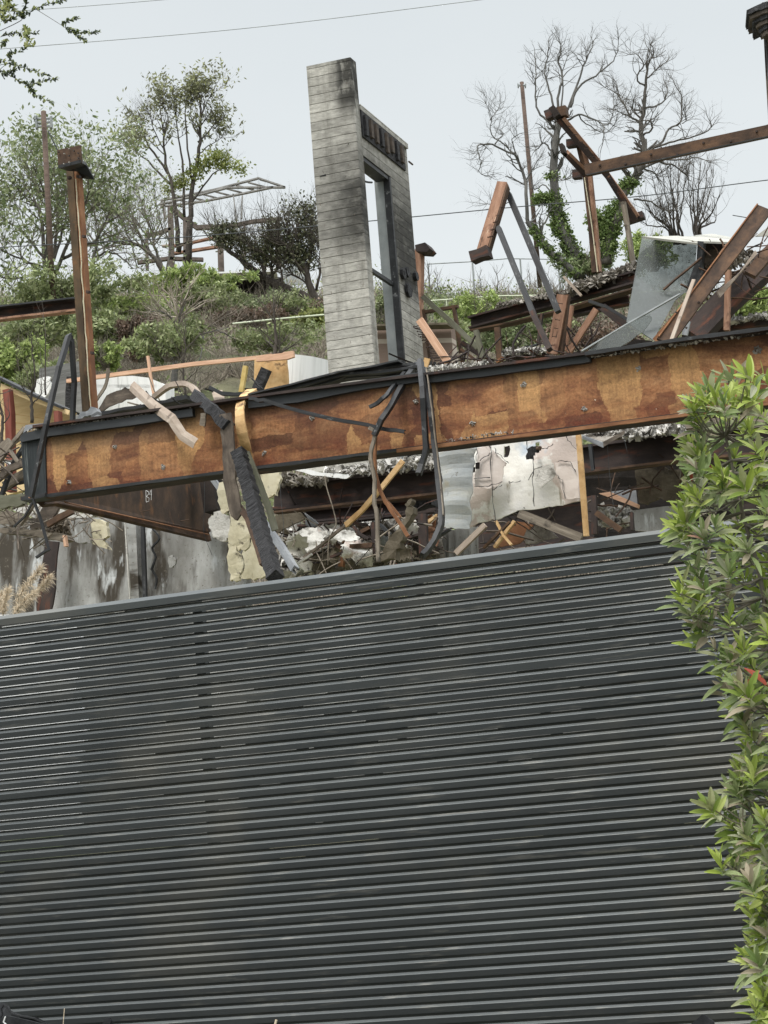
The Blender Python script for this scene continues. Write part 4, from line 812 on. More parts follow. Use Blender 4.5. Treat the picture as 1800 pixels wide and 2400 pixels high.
for i, (s, w_, m, lb) in enumerate((('Q 1370 225 1385 610', 21, 'rustdk', 'thick dark rust column under the shorter dark beam'), ('Q 895 310 920 640', 12, 'rustdk', 'thin dark rust column left of the rust column'),
                                    ('Q 480 490 560 540 640 590', 10, 'rust', 'short rust bar under the folded sheet'), ('Q 670 545 890 530', 11, 'rust', 'level rust bar in the debris'),
                                    ('Q 590 500 860 360', 8, 'rust', 'slanting rust bar crossing the folded sheet'), ('Q 700 320 830 330', 6, 'rustdk', 'short dark bar beneath the beam'),
                                    ('Q 1200 470 1360 420', 6, 'rustdk', 'thin dark bar meeting the rust column'), ('Q 1210 510 1340 540', 6, 'rust', 'short rust bar beside the concrete lump'),
                                    ('Q 600 590 580 740', 13, 'rustor', 'stubby tan-orange pipe at the fence top'), ('Q 480 650 600 600', 6, 'rustdk', 'dark bar leaning on the tan-orange pipe'),
                                    ('Q 960 330 1050 420 1080 500', 7, 'black', 'black strap curling behind the rust column'), ('Q 800 570 880 700', 7, 'galv', 'grey steel strap among the bunched sheeting'),
                                    ('Q 1245 290 1350 250', 8, 'rustdk', 'dark bar touching the rust column head'), ('Q 1260 420 1450 290 1520 240', 7, 'ply', 'tan batten crossing behind the rust column'),
                                    ('Q 1510 460 1640 375', 4, 'black', 'thin black rod under the curled drywall'), ('Q 700 350 760 420 850 470', 6, 'rustdk', 'curved dark bar in front of the folded sheet'),
                                    ('Q 1430 545 1500 470', 8, 'rustpk', 'pink rusted strap beside the corrugated sheet'))):
    bar('rusty_bar', lb, 'bar', s, 22.0 + (i % 3) * .15, w_, .06, m, group='bars in the debris pile', prof='C' if w_ > 9 else 'box')
o = poly('concrete_slab_shard', 'Q 1230 90 1265 100 1260 240 1190 370 1150 500 1110 670 960 690 980 580 1040 480 1150 330 1200 200', 21.3, .12, 'stuccobr', rag=.02); T(o, 'tall dark leaning shard of concrete beside the conduits', 'concrete shard')
bar('dark_socket_block', 'charred block between the beams right of the concrete shard', 'block', 'Q 1290 110 1480 80', 22.6, 34, .2, 'char', sub=3, wj=.2)
# drywall
d = panel('hanging_drywall', 'I 300 668 1000 590 1000 1022 275 1200', 20.6, .02, 'dry', 24, 14, .07, .02, 2.2, seed=5, wav=(.012, 1.5, .6), bow=.03, hole={(0, 4), (7, 1), (7, 2), (14, 1)})
T(d, 'cracked white and pink drywall sheet hanging below the girder', 'drywall')
# lift its lower edge into the ragged curve of the photograph
for v_ in d.data.vertices:
    x, z = v_.co.x, v_.co.z; W = 2.6
W = max(v_.co.x for v_ in d.data.vertices); Hh = max(v_.co.z for v_ in d.data.vertices)
for s, m, nm, lb in (('I 325 690 410 665 415 740 425 700 520 790 495 820 490 905 430 965 310 940 320 830', 'drypink', 'pink_drywall_patch', None), ('I 830 785 975 775 990 1015 900 1020 840 860', 'drypink', 'pink_drywall_patch', None),
                     ('I 700 830 820 790 838 860 740 952 702 900', 'pale', 'loose_drywall_flap', None)):
    poly(nm, s, 20.40 if m == 'drypink' else 20.33, .012, m, rag=.008, parent=d, seed=len(s))
for s in ('I 310 665 330 700 320 780', 'I 345 775 400 735 418 725 410 665', 'I 440 690 450 720 490 750 530 795', 'I 305 890 410 885', 'I 310 940 400 935 490 910', 'I 425 965 445 950 490 930', 'I 535 905 540 915 610 905', 'I 690 760 692 850 685 920 695 1070', 'I 660 900 690 850', 'I 695 830 750 815', 'I 415 670 420 900 445 1180', 'I 850 780 900 775 940 790 962 850', 'I 840 865 880 900 895 1020', 'I 650 620 655 700 670 720', 'I 900 600 920 640 970 700', 'I 725 690 780 690 820 665'):
    sweep('crack', s, 20.38, 1.2, .01, 'black', parent=d, sub=4, jit=.008, wj=.7)
poly('outlet_hole', 'I 505 685 535 675 540 700 530 740 510 738', 20.36, .01, 'void', parent=d); poly('torn_hole', 'I 650 700 690 680 740 680 745 710 700 720 695 770 645 765', 20.36, .012, 'char', rag=.01, parent=d)
sweep('pipe_stub', 'I 700 700 735 690', [20.5, 20.25], 9, .05, 'rust', prof='T', parent=d)
poly('square_hole', 'I 316 787 342 783 341 825 317 827', 20.36, .01, 'void', parent=d)
o = panel('curled_drywall_strip', 'I 85 700 315 665 275 1222 100 1210', 20.3, .02, 'dryblue', 10, 18, .03, .015, 3, seed=6, wav=(.010, 0, 3.2), bow=.07); T(o, 'curled blue-grey drywall strip hanging left of the cracked drywall', 'drywall')
bar('speckled_batten', 'speckled tan batten hanging at the right edge of the drywall', 'batten', 'I 980 565 1000 800 1035 1262', 20.2, 13, .03, 'ply', sub=4, wj=.04)
o = poly('drywall_shadow_wedge', 'I 695 1075 885 1010 1000 1022 1012 1265 640 1120', 22.4, .05, 'rustdk'); T(o, 'dark wedge standing in for the shadow behind the lower edge of the drywall', 'plate')  # dark wedge paints the shadow under the drywall edge, no real plate
tr = empty('ash_tray', P('I 1140 660', 21)[0]); T(tr, 'shallow square metal tray heaped with white ash right of the drywall', 'tray')
poly('tray_side', 'I 1000 605 1138 655 1140 688 1010 632', [20.8, 20.6, 20.6, 20.8], .01, 'galv', parent=tr); poly('tray_side', 'I 1138 655 1283 577 1283 600 1140 688', [20.6, 20.8, 20.8, 20.6], .01, 'grim', parent=tr)
poly('tray_floor', 'I 1005 612 1138 663 1278 585 1170 555', [20.8, 20.62, 20.8, 21.4], .01, 'ashdk', parent=tr)
o = shards('ash_heap', 'I 1020 598 1180 556 1265 580 1140 650', 20.75, 420, .04, 'ash', 41, dY=.2, parent=tr); o['kind'] = 'stuff'
stuff(shards('white_debris', 'I 1290 590 1659 520 1659 590 1290 625', 21.8, 260, .07, 'ash', 42, dY=.5), 'white debris on top of the brown beam near the shrub', 'debris')
bar('ash_covered_ledge', 'ash covered dark ledge behind the tray and under the girder', 'ledge', 'I 1200 620 1659 560 O 1900 975', 22.6, 20, .3, 'oldwood', sub=5, wj=.25)
o = panel('brown_stucco_panel', 'I 1340 850 1660 800 1660 1060 1380 1025', 23, .05, 'stuccobr', 8, 6, .06, .04, seed=9); T(o, 'brown scorched stucco panel below the beam beside the shrub', 'stucco panel')
o = poly('orange_joist', 'I 1115 985 1190 975 1370 1055 1365 1078', 22.8, .08, 'lumber'); T(o, 'orange lumber piece slanting in the dark opening right of the drywall', 'lumber')
o = poly('clear_plastic_sheet', 'I 1180 975 1355 955 1365 1060 1250 1020', 23.2, .01, 'galv'); T(o, 'grey plastic sheet behind the orange lumber piece', 'sheet')
stuff(shards('ash_lumps', 'I 1110 1090 1320 1090 1330 1180 1120 1190', 22.6, 130, .09, 'ash', 43, dY=.3, flat=.7), 'pale ash lumps in the opening right of the drywall', 'debris')
o = poly('fallen_grey_board', 'I 1340 1095 1550 1068 1700 1060 1700 1260 1350 1225', 22.5, .05, 'stucco'); T(o, 'flat grey panel at the fence top beside the shrub', 'panel')
for i, (s, w_, m, lb) in enumerate((('I 600 1115 1005 1275', 21, 'oldwood', 'long dark wooden joist slanting under the drywall'), ('I 450 1165 500 1260 550 1320', 5, 'ply', 'thin tan lath crossing under the drywall'),
                                    ('I 570 1165 440 1335', 7, 'ply', 'tan strip slanting down to the fence under the drywall'), ('I 380 1190 190 1375', 13, 'greyboard', 'pale board slanting down to the fence left under the drywall'),
                                    ('I 540 1170 370 1340', 5, 'rust', 'thin rust strip beside the tan strip under the drywall'),
                                    ('I 1085 1000 1090 1250', 13, 'rustdk', 'dark post right of the speckled batten'), ('I 1330 1110 1332 1225', 7, 'rustdk', 'short dark stake left of the flat grey panel'),
                                    ('I 1100 1110 1260 1225', 14, 'rust', 'brown bar in the opening right of the speckled batten'), ('I 1060 670 1080 840', 8, 'black', 'black strap on the beam right of the drywall'))):
    bar('slanting_lath' if w_ < 8 else 'slanting_board', lb, 'board', s, 21.9 + (i % 3) * .1, w_, .05, m)
o = poly('orange_plate', 'I 570 1165 690 1190 600 1310 430 1340 520 1230', 22.9, .03, 'rustor', rag=.008); T(o, 'orange rusted plate in the gap under the drywall', 'plate')
o = poly('wire_mesh_scrap', 'I 700 1190 850 1270 640 1310 640 1240', 22.7, .03, 'ashdk', rag=.02); T(o, 'crumpled pale mesh scrap under the wooden joist', 'scrap')
o = panel('corrugated_panel', 'I 90 1230 330 1200 330 1400 90 1400', 22.8, .03, 'stucco', 20, 3, .01, 0, wav=(.02, 5, 0)); T(o, 'corrugated grey panel above the fence below the curled drywall strip', 'panel')
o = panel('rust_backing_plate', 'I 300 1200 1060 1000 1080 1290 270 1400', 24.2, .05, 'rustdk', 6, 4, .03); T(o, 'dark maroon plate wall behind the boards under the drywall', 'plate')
# ---- lower left debris
for nm, s, Y, th, m, lb in (('brown_offcut', 'T 0 1270 280 1260 325 1390 260 1410 0 1450', 20.6, .05, 'olive', 'flat grey-brown board end left of the girder shoe'),
                            ('split_log', 'T -60 1700 380 1720 850 1780 890 1850 760 1870 420 1800 -60 1745', 21.3, .12, 'oldwood', 'splintered grey log lying along the top of the stained wall'),
                            ('bent_grey_sheet', 'T 380 1690 560 1420 640 1400 760 1430 620 1680 440 1720', 21.6, .03, 'grim', 'bent grey sheet behind the hooked strip'),
                            ('grey_plaster_slab', 'T 850 1650 1000 1590 1140 1610 1170 1900 980 1880 840 1720', 21.9, .06, 'stucco', 'grey plaster slab on the stained wall top'),
                            ('sooted_plaster_slab', 'T 1150 1640 1230 1580 1380 1620 1400 1800 1330 1860 1420 1980 1170 1900', 21.95, .06, 'cream', 'soot-edged cream plaster slab hanging on the stained wall'),
                            ('white_roof_sheet', 'T 170 1470 430 1380 1240 1530 860 1640 640 1650', 23.6, .04, 'pale', 'white speckled sheet behind the underside of the tapering beam'),
                            ('brown_tangle_board', 'T -40 1640 200 1660 300 1620 260 1500 60 1480 -40 1560', 21.9, .05, 'oldwood', 'curved brown board left behind the split log')):
    o = poly(nm, s, Y, th, m, rag=.012, seed=len(lb)); T(o, lb, 'debris board')
for i, (s, w_, m, lb) in enumerate((('T -40 880 120 660 330 400', 9, 'oldwood', 'weathered batten leaning against the girder end from the left'), ('T 0 1340 120 1000 200 820 330 620', 8, 'black', 'black strip leaning left of the girder end'),
                                    ('T 60 1160 200 1060 330 990', 20, 'oldwood', 'thick weathered beam end left of the ribbed end panel'), ('T 40 1200 180 1120 340 1090', 10, 'char', 'charred bar under the weathered beam end'),
                                    ('T -40 1080 120 940 300 860', 16, 'grim', 'sooty plank pile member left of the ribbed end panel'), ('T -20 760 70 640 140 590', 26, 'oldwood', 'split grey plank at the left edge beside the yellow siding'),
                                    ('T 620 1660 780 1560 950 1480', 14, 'rust', 'round rusty pipe slanting under the tapering beam'), ('T 60 830 110 860 140 905', 6, 'white', 'white scrap strip in the planks at the left edge'),
                                    ('T 130 690 180 770 240 860', 6, 'oldwood', 'short grey lath in the planks at the left edge'), ('T 260 1660 400 1450 430 1380', 8, 'oldwood', 'thin brown lath behind the hooked strip'),
                                    ('T 840 1800 860 1940', 7, 'lumber', 'short pale peg in front of the split log'))):
    bar('leaning_board', lb, 'board', s, 21.0 + (i % 4) * .12, w_ , .05, m, sub=2, wj=.1)
stuff(shards('wood_chips', 'T 640 1620 850 1600 900 1780 620 1760', 21.4, 120, .06, 'oldwood', 51, dY=.3, elong=3), 'splintered brown wood chips beside the round rusty pipe', 'debris')
# plume grass
def plume(label, spine, Y, seed, mat='plume'):
    rr = random.Random(seed); p = catmull(P(spine, Y), 10); mb = MB(); root = empty('plume_grass', p[0]); T(root, label, 'plant', 'dry plume grass heads')
    ms = MB(); ms.tube(p, .004, 4); ms.build('stalk', 'twig', parent=root)
    for i, q in enumerate(p):
        for _ in range(26):
            tg = (p[min(i + 1, len(p) - 1)] - p[max(i - 1, 0)]).normalized(); d = (tg * rr.uniform(.3, 1.4) + Vector((rr.uniform(-1, 1), rr.uniform(-1, 1), rr.uniform(-1, 1)))).normalized()
            L = rr.uniform(.03, .085); w_ = Vector((rr.uniform(-1, 1), 0, rr.uniform(-1, 1)))* .0013; m_ = q + d * L * .6 + UP * .008
            mb.add([q - w_, q + w_, m_ + w_, q + d * L - UP * .01, m_ - w_], [(0, 1, 2, 3, 4)])
    mb.build('plume', mat, parent=root)
plume('largest dry tan plume grass head above the fence at the left', 'G 100 1500 130 1370 200 1280 260 1200', 15, 1)
plume('dry plume grass head curling right of the largest plume', 'G 120 1480 200 1380 270 1320 320 1260', 15.1, 2)
plume('pale fuzzy grass head at the far left edge above the fence', 'G 20 1500 30 1420 50 1340', 15.2, 3)
plume('low dense dry grass head just over the fence top', 'G 90 1500 150 1420 210 1370', 14.9, 4)
plume('tiny pale grass head cut by the left edge', 'G -30 1500 -10 1440 10 1370', 15.3, 5)
# ================================================================ RIGHT SIDE WRECKAGE ABOVE THE GIRDER
def lum(name, label, cat, s, Y, w, t, m, nail=None, **kw):
    o = bar(name, label, cat, s, Y, w, t, m, **kw)
    if nail: nails(o, *nail)
    return o
# toppled frame on tall post
o = empty('leaning_post', P('F 545 385', 25.5)[0]); T(o, 'tall slender rust-brown post carrying the toppled beams, leaning right of centre sky', 'post')
sweep('shaft', 'C 440 950 480 1120 520 1500 F 540 385', 25.6, 15, .07, 'rust', parent=o); sweep('shaft_side', 'C 458 950 505 1120 545 1500 F 567 385', 25.58, 9, .07, 'rustpk', parent=o); sweep('seam', 'C 470 1150 520 1480 F 555 380', 25.52, 2, .02, 'cream', parent=o, sub=6, wj=.3)
o = empty('diagonal_box_beam', P('C 283 730', 26)[0]); T(o, 'longest rusted box beam falling diagonally from a black hollow end, spiked with nails', 'beam')
m1 = sweep('beam_face', 'C 300 770 620 1140 800 1430', [25.2, 25.7, 26], 15, .09, 'rustdk', parent=o); sweep('beam_top', 'C 330 760 560 1040 815 1400', [25.2, 25.6, 26], 9, .1, 'rustpk', parent=o)
sweep('hollow_end', 'C 262 700 300 760', 25.1, 15, .12, 'void', parent=o); sweep('end_block', 'C 222 755 265 738', 25.2, 22, .12, 'rustdk', parent=o); sweep('end_block', 'C 300 735 358 722', 25.2, 25, .12, 'rust', parent=o)
sweep('foot_block', 'C 750 1430 855 1395', 26.1, 17, .12, 'rustdk', parent=o)
m1 = m1
nn = empty
for s in ('C 385 810 820 1400',):
    pass
nails(o, 'C 370 800 800 1370', [25.15, 25.9], 12, 10, (-1, .2), 1)
o = empty('short_box_beam', P('C 333 960', 25)[0]); T(o, 'shorter rusted box beam with black hollow end jutting left of the tall post', 'beam')
sweep('beam_face', 'C 350 1000 470 1130', [25.0, 25.3], 13, .08, 'rustdk', parent=o); sweep('beam_top', 'C 362 985 488 1110', [25, 25.3], 7, .09, 'rustpk', parent=o); sweep('hollow_end', 'C 322 940 340 1000', 24.95, 10, .12, 'void', parent=o)
bar('cleat_block', 'upper square cleat block on the left of the tall slender post', 'block', 'C 358 935 430 925', 25.5, 19, .1, 'rustdk'); bar('cleat_block', 'lower square cleat block on the left of the tall slender post', 'block', 'C 397 1135 450 1128', 25.5, 21, .1, 'rustdk')
o = empty('long_brown_beam', P('C 480 1110', 25.2)[0]); T(o, 'long reddish brown beam rising across the sky to the right edge', 'beam')
sweep('beam_face', 'C 478 1106 1659 852 O 1990 240', 25.1, 27, .09, 'rustor' if 0 else 'rust', parent=o); sweep('lower_lip', 'C 485 1135 1659 885 O 1990 254', 25.0, 2.2, .03, 'black', parent=o)
for x, y in ((568, 1070), (735, 1062), (900, 1000), (1072, 1000), (1240, 925), (1418, 915), (1585, 850)): sweep('bolt', 'C %g %g %g %g' % (x - 6, y, x + 6, y), 25.04, 4, .02, 'rustdk', parent=o)
bar('thin_leaning_post', 'thin grey-brown post under the foot of the longest box beam', 'post', 'C 722 1310 760 1540 F 785 320', 25.8, 11, .07, 'oldwood')
# A-frame
o = empty('pink_rafter', P('B 1610 1180', 24)[0]); T(o, 'short pink-rusted rafter leaning left with a block at its foot', 'rafter')
m_ = sweep('rafter_face', 'B 1600 1190 1465 1640', [23.9, 23.6], 25, .08, 'rustpk', parent=o); sweep('rafter_side', 'B 1635 1210 1508 1640', [23.9, 23.6], 4, .1, 'rust', parent=o)
sweep('foot_block', 'E 1400 290 1515 250', 23.5, 26, .16, 'rustdk', parent=o, sub=2, wj=.15); nails(o, 'B 1600 1280 1490 1560', [23.8, 23.6], 6, 11, (1, .3), 3)
bar('dark_strut', 'right of two long dark struts falling from the pink rafter to the wreck', 'strut', 'B 1635 1255 F 300 640', [24.0, 23.6], 13, .06, 'black')
ds = bar('dark_strut', 'left of two long dark struts falling from the pink rafter to the girder', 'strut', 'B 1570 1475 F 150 680', [23.7, 23.2], 12, .06, 'black'); sweep('rusty_foot', 'F 132 640 245 885', [23.22, 23], 12.5, .062, 'rustdk', parent=ds)
# inclined brown roof beam
o = empty('roof_beam', P('E 1400 700', 25.5)[0]); T(o, 'dark maroon roof beam rising right behind the struts, debris along its top', 'beam')
sweep('web', 'E 1395 712 F 300 560 800 420', [26.2, 25.8, 25.4], 30, .14, 'rustdk', prof='I', parent=o); sweep('bottom_flange', 'E 1405 765 F 0 715 300 640 800 495', [26.1, 26, 25.7, 25.3], 4, .16, 'rust', parent=o)
oo = shards('debris_crust', 'F -100 585 390 490 390 510 -100 610', 25.6, 260, .045, 'ashdk', 61, dY=.25, parent=o); oo['kind'] = 'stuff'
oo = shards('debris_crust', 'F 370 490 800 335 800 362 380 515', 25.4, 800, .05, 'ashdk', 62, dY=.3, parent=o, elong=4); oo['kind'] = 'stuff'
bar('under_beam', 'second maroon beam just below the roof beam left of the glass', 'beam', 'F 395 640 760 560', 26, 24, .12, 'rustdk', prof='I')
bar('diagonal_brace', 'dark diagonal brace under the roof beam left of the glass', 'brace', 'F 590 610 735 725', 25.4, 20, .08, 'rustdk'); bar('diagonal_brace', 'thin dark diagonal brace reaching the glass edge', 'brace', 'F 500 570 620 610 750 690', 25.2, 7, .06, 'black')
bar('sloping_lath', 'pale lath poking left off the roof beam debris', 'lath', 'F 335 410 450 535', 25.1, 6, .03, 'greyboard')
o = lum('nailed_lumber', 'broad pinkish lumber upright studded with nails behind the girder', 'lumber', 'F 330 530 262 912', 24.2, 27, .05, 'rustpk', ('F 335 560 275 880', 24.1, 6, 10, (-1, .5), 5)); sweep('side_face', 'F 365 530 320 915', 24.25, 8, .08, 'rust', parent=o)
o = lum('nailed_lumber', 'second pinkish lumber upright behind the broad nailed one', 'lumber', 'F 378 600 335 890', 24.5, 17, .05, 'rustpk', ('F 360 690 330 880', 24.3, 5, 9, (-1, .3), 6))
o = lum('nailed_lumber', 'pinkish lumber leaning right with a comb of nails, left of the fallen glass', 'lumber', 'F 548 622 365 905', 24.3, 15, .05, 'rustpk', ('F 550 660 400 890', 24.2, 14, 10, (1, -.8), 7))
o = lum('nailed_lumber', 'pinkish lumber leaning left beside the concrete window wall, comb of nails below', 'lumber', 'E 1060 690 1245 965', 24.3, 18, .05, 'lumber', ('E 1050 720 1200 960', 24.2, 16, 13, (-1, -.9), 8))
for i, (s, w_, m, lb, Yq) in enumerate((('E 1088 625 1138 1012', 7, 'rust', 'left rust post of the small frame behind the concrete window wall', 26), ('E 1282 600 1345 1000', 8, 'rust', 'right rust post of the small frame beside the roof beam end', 26),
                                    ('E 1095 640 1310 603', 7, 'rust', 'top rail of the small rust frame', 26), ('E 1082 540 1260 700 1440 875', 12, 'olive', 'long olive-brown brace crossing the small rust frame', 25.7),
                                    ('E 1335 840 1530 965', 13, 'rustdk', 'dark rust brace right of the small frame', 25.9), ('E 1330 880 1450 970', 6, 'rust', 'thin rust brace under the dark rust brace', 25.7), ('E 1425 760 1480 975', 12, 'olive', 'grey post under the left end of the roof beam', 25.4),
                                    ('E 1565 740 1580 950', 14, 'rust', 'short rust post under the roof beam', 25.6), ('E 1150 985 1340 915', 6, 'oldwood', 'low grey rail between the frame posts', 25.5),
                                    ('F 195 650 170 850', 6, 'rustdk', 'thin dark rod under the roof beam', 25.6), ('F 165 850 40 890 -80 960', 3, 'wire', 'thin rod trailing to the lower left under the roof beam', 25.6), ('E 1560 965 1659 905', 7, 'rustor', 'short orange brace at the girder top', 25))):
    bar('frame_member', lb, 'frame member', s, Yq, w_, .06, m, group='small rusted frame members')
bar('low_dark_beam', 'low dark beam crusted with ash just over the girder, left of the nailed lumber', 'beam', 'F -30 940 230 905', 25, 15, .12, 'rustdk')
stuff(shards('ash_ridge', 'F -60 890 230 870 230 900 -60 920', 24.8, 150, .06, 'ash', 63, dY=.2), 'white ash ridge on the low dark beam', 'debris')
stuff(shards('ash_ridge', 'E 1100 1000 1500 960 1500 985 1100 1020', 23, 110, .05, 'ash', 64, dY=.4), 'ash and splinters over the flashing beside the hanging channels', 'debris')
# picket-like charred stubs
for i in range(7):
    x = 1130 + i * 28; bar('charred_picket', ('leftmost','second','third','middle','fifth','sixth','rightmost')[i] + ' short charred picket behind the leaning lumber, counted from the left', 'picket', 'E %g %g %g %g' % (x, 955 + i % 3 * 8, x + 6, 1005), 24.6, 3.4, .04, 'char', group='charred pickets')
# glass
o = poly('fallen_glass_pane', 'F 843 155 1200 195 1178 470 1060 560 915 822 742 702', [24.4, 24.6, 24.4, 24.2, 23.6, 23.6], .012, 'glass'); T(o, 'large tilted glass pane dusted with ash leaning on the wreck at the right', 'glass pane')
o = poly('broken_glass_strip', 'F 742 718 895 652 905 690 850 770 690 870 480 905 520 870', 23.2, .012, 'glass', rag=.006); T(o, 'jagged lower glass strip lying left of the large pane', 'glass pane')
bar('glass_edge_trim', 'grey trim along the upper edge of the jagged glass strip', 'trim', 'F 450 895 740 722 1085 525', [23.1, 23.4, 23.9], 3.5, .03, 'steelgy', sub=3, wj=.2)
o = poly('gap_shade_sheet', 'F 700 870 800 815 905 825 900 850 720 885', 23.4, .05, 'void'); T(o, 'black sheet painting the shade of the gap under the broken glass', 'sheet')  # black sheet put in for the shade of an empty gap
o = poly('white_roof_panel', 'F 850 150 1080 145 1200 165 1203 192', [24, 25.4, 25.4, 24.2], .02, 'offwhite'); T(o, 'thin white panel lying over the glass pane top', 'panel')
o = poly('white_roof_panel', 'F 1020 150 1200 148 1420 170 1415 186 1200 180', [25.2, 25.6, 25, 24.3, 24.3], .02, 'offwhite'); T(o, 'white panel over the black box end at the right', 'panel')
o = poly('white_roof_panel', 'F 1180 142 1300 132 1440 158 1400 172 1290 166', [25.6, 26, 26, 25.4, 25.4], .02, 'offwhite'); T(o, 'highest white panel of the stack beside the big board', 'panel')
o = poly('white_roof_panel', 'F 1575 150 1659 90 1700 60 1700 150 1659 145', 24.6, .02, 'offwhite'); T(o, 'white panel at the right edge above the dark beam', 'panel')
o = poly('black_box_frame', 'F 1203 178 1242 182 1215 460 1130 480 1195 300', 24.3, .12, 'black'); T(o, 'black upright frame edge standing right of the glass pane', 'frame')
o = poly('sooted_panel', 'F 1240 182 1420 190 1380 260 1290 360 1220 440', 24.8, .1, 'rustdk', rag=.01); T(o, 'sooted maroon panel behind the big orange board', 'panel')
o = poly('grey_sack', 'F 1245 290 1290 232 1345 240 1340 290 1290 330 1250 345', 24.5, .1, 'grim', rag=.01); T(o, 'grey crumpled sheet tucked in the maroon panel', 'sheet')
o = poly('lumber_board', 'F 1385 200 1415 210 1350 290 1340 262', 24.3, .04, 'lumber'); T(o, 'short fresh lumber end behind the big orange board', 'lumber')
o = empty('big_orange_board', P('F 1000 830', 22)[0]); T(o, 'big orange-brown board leaning steeply up to the right edge', 'board')
sweep('board_face', 'F 985 835 1330 370 1640 -30', [22.4, 23, 23.6], 39, .03, 'rust', parent=o, sub=3); sweep('board_edge', 'F 950 808 1290 350 1590 -50', [22.4, 23, 23.6], 3, .06, 'rustor', parent=o)
for x, y in ((1065, 640), (1210, 575), (1225, 395), (1470, 240), (1130, 740)): sweep('knot', 'F %g %g %g %g' % (x - 5, y, x + 5, y + 4), 22.3 + (x - 1000) / 500, 4, .02, 'rustdk', parent=o)
bar('pale_lath', 'pale lath leaning against the lower part of the big orange board', 'lath', 'F 1178 432 1100 640 1030 830', [22.6, 22.3, 22.1], 8.5, .02, 'greyboard', sub=2)
bar('rusty_shim', 'rusty shim board at the foot of the big orange board', 'board', 'F 930 830 1090 640', 22.8, 17, .03, 'rustor')
bar('thick_dark_beam', 'thick dark beam slanting under the big orange board to the right edge', 'beam', 'F 1165 810 1400 560 1700 290', [24.2, 24.5, 25], 58, .2, 'rustdk', sub=2)
sweep('top_face', 'F 1540 400 1700 215', [24, 24.3], 30, .05, 'rust', parent=bpy.data.objects['thick_dark_beam'])
o = poly('pale_bent_strip', 'F 1578 240 1590 262 1350 545 1335 515 1330 505 1480 380', [23.4, 23.4, 23, 23, 23, 23.2], .02, 'greyboard'); T(o, 'pale bent strip lying on the thick dark beam', 'strip')
bar('red_brown_post', 'slim red-brown post between the big board and the right edge', 'post', 'F 1402 370 1392 760', 23.7, 13, .07, 'rustpk')
bar('rear_ash_beam', 'rear maroon beam with ash on top at the right edge above the girder', 'beam', 'F 1230 770 1659 700 1760 685', 24.8, 21, .15, 'rustdk')
stuff(shards('ash_ridge', 'F 1240 705 1659 655 1659 680 1240 730', 24.6, 170, .06, 'ash', 65, dY=.2), 'white ash along the rear maroon beam at the right', 'debris')
bar('grey_flat_bar', 'short grey flat bar behind the foot of the big orange board', 'bar', 'F 1120 790 1140 700', 23.4, 14, .03, 'galv')
stuff(shards('plaster_crumbs', 'F 1380 260 1560 240 1560 330 1300 380', 24, 90, .07, 'ashdk', 66, dY=.3, elong=2), 'brown and pale crumbs wedged behind the big orange board', 'debris')
bar('thin_wire', 'short thin rod poking left above the big orange board', 'rod', 'C 1430 1395 1530 1412', 26, 2.2, .01, 'wire', prof='T')
# cornice column at the right edge
o = empty('corniced_column', at(1800, 300, 22)); T(o, 'concrete column head with stepped black cornice cut by the right edge at the top', 'column')
sweep('shaft', 'C 1690 50 1712 480 1760 1300', 21.6, 36, .35, 'stuccobr', parent=o)
sweep('corner_trim', 'C 1632 60 1660 470 1700 1300', 21.3, 3.5, .03, 'black', parent=o)
for i in range(6):
    xt, yt = 1520 + i * 19, 66 + i * 30; yc = 8 + i * 34
    poly('cornice_step', 'C %g %g 1652 %g 1850 %g 1850 %g 1652 %g %g %g' % (xt, yt, yc, yc + 40, yc + 76, yc + 38, xt + 4, yt + 27), [21.1 + i * .03, 20.9 + i * .03, 21.2, 21.2, 20.9 + i * .03, 21.1 + i * .03], .4, 'grim' if i % 2 else 'char', parent=o, rag=.006, seed=i)
# ================================================================ LEFT MIDGROUND
o = empty('yellow_sheathed_building', P('D 30 1500', 27)[0]); T(o, 'low building sheathed in yellow plywood with red posts behind the left end of the girder', 'building')
poly('wall', 'D -200 1090 20 1120 460 1310 460 1700 -200 1900', 28.5, .1, 'yellow', parent=o)
sweep('eave_board', 'D -60 1095 40 1130 240 1215 470 1300', 28.1, 11, .2, 'yellow', parent=o); sweep('roof_edge', 'D -60 1040 40 1085 240 1185 462 1282', 28.2, 6, .5, 'black', parent=o)
sweep('post', 'D 50 1145 66 1300 G 75 700', 27.9, 17, .12, 'redpost', parent=o); sweep('post', 'D 375 1285 382 1400', 27.9, 12, .12, 'redpost', parent=o)
for s in ('D 80 1300 460 1355', 'D 80 1400 330 1420', 'G 90 250 250 270'): sweep('siding_joint', s, 28.35, 1.2, .02, 'ply', parent=o)
o = panel('grey_siding_wall', 'D 255 1005 535 955 540 1340 225 1340', 30.5, .1, 'greysid', 5, 12, .02); T(o, 'grey weathered siding wall behind the folded black channel', 'wall')
o = poly('white_torn_sheet', 'D 240 1075 330 1060 320 1150 290 1200 222 1180', 30.2, .03, 'white', rag=.02); T(o, 'torn white sheet on the grey siding wall', 'sheet')
bar('charred_stud', 'charred stud in front of the grey siding wall', 'stud', 'D 455 1060 440 1340', 30.1, 13, .08, 'char', sub=3, wj=.2)
o = panel('white_curved_roof', 'D 500 1110 1072 1110 1074 1260 500 1300', 31, .3, 'white', 12, 4, .0); T(o, 'smooth white rounded roof or tank behind the left part of the girder', 'tank')
bm = o.data
for v_ in bm.vertices:                                                 # round its top shoulders
    pass
o2 = poly('white_roof_dome', 'D 500 1110 610 1075 720 1058 860 1053 960 1065 1050 1100 1070 1125 1072 1112 1072 1130 500 1130', 31, .3, 'white', parent=o)
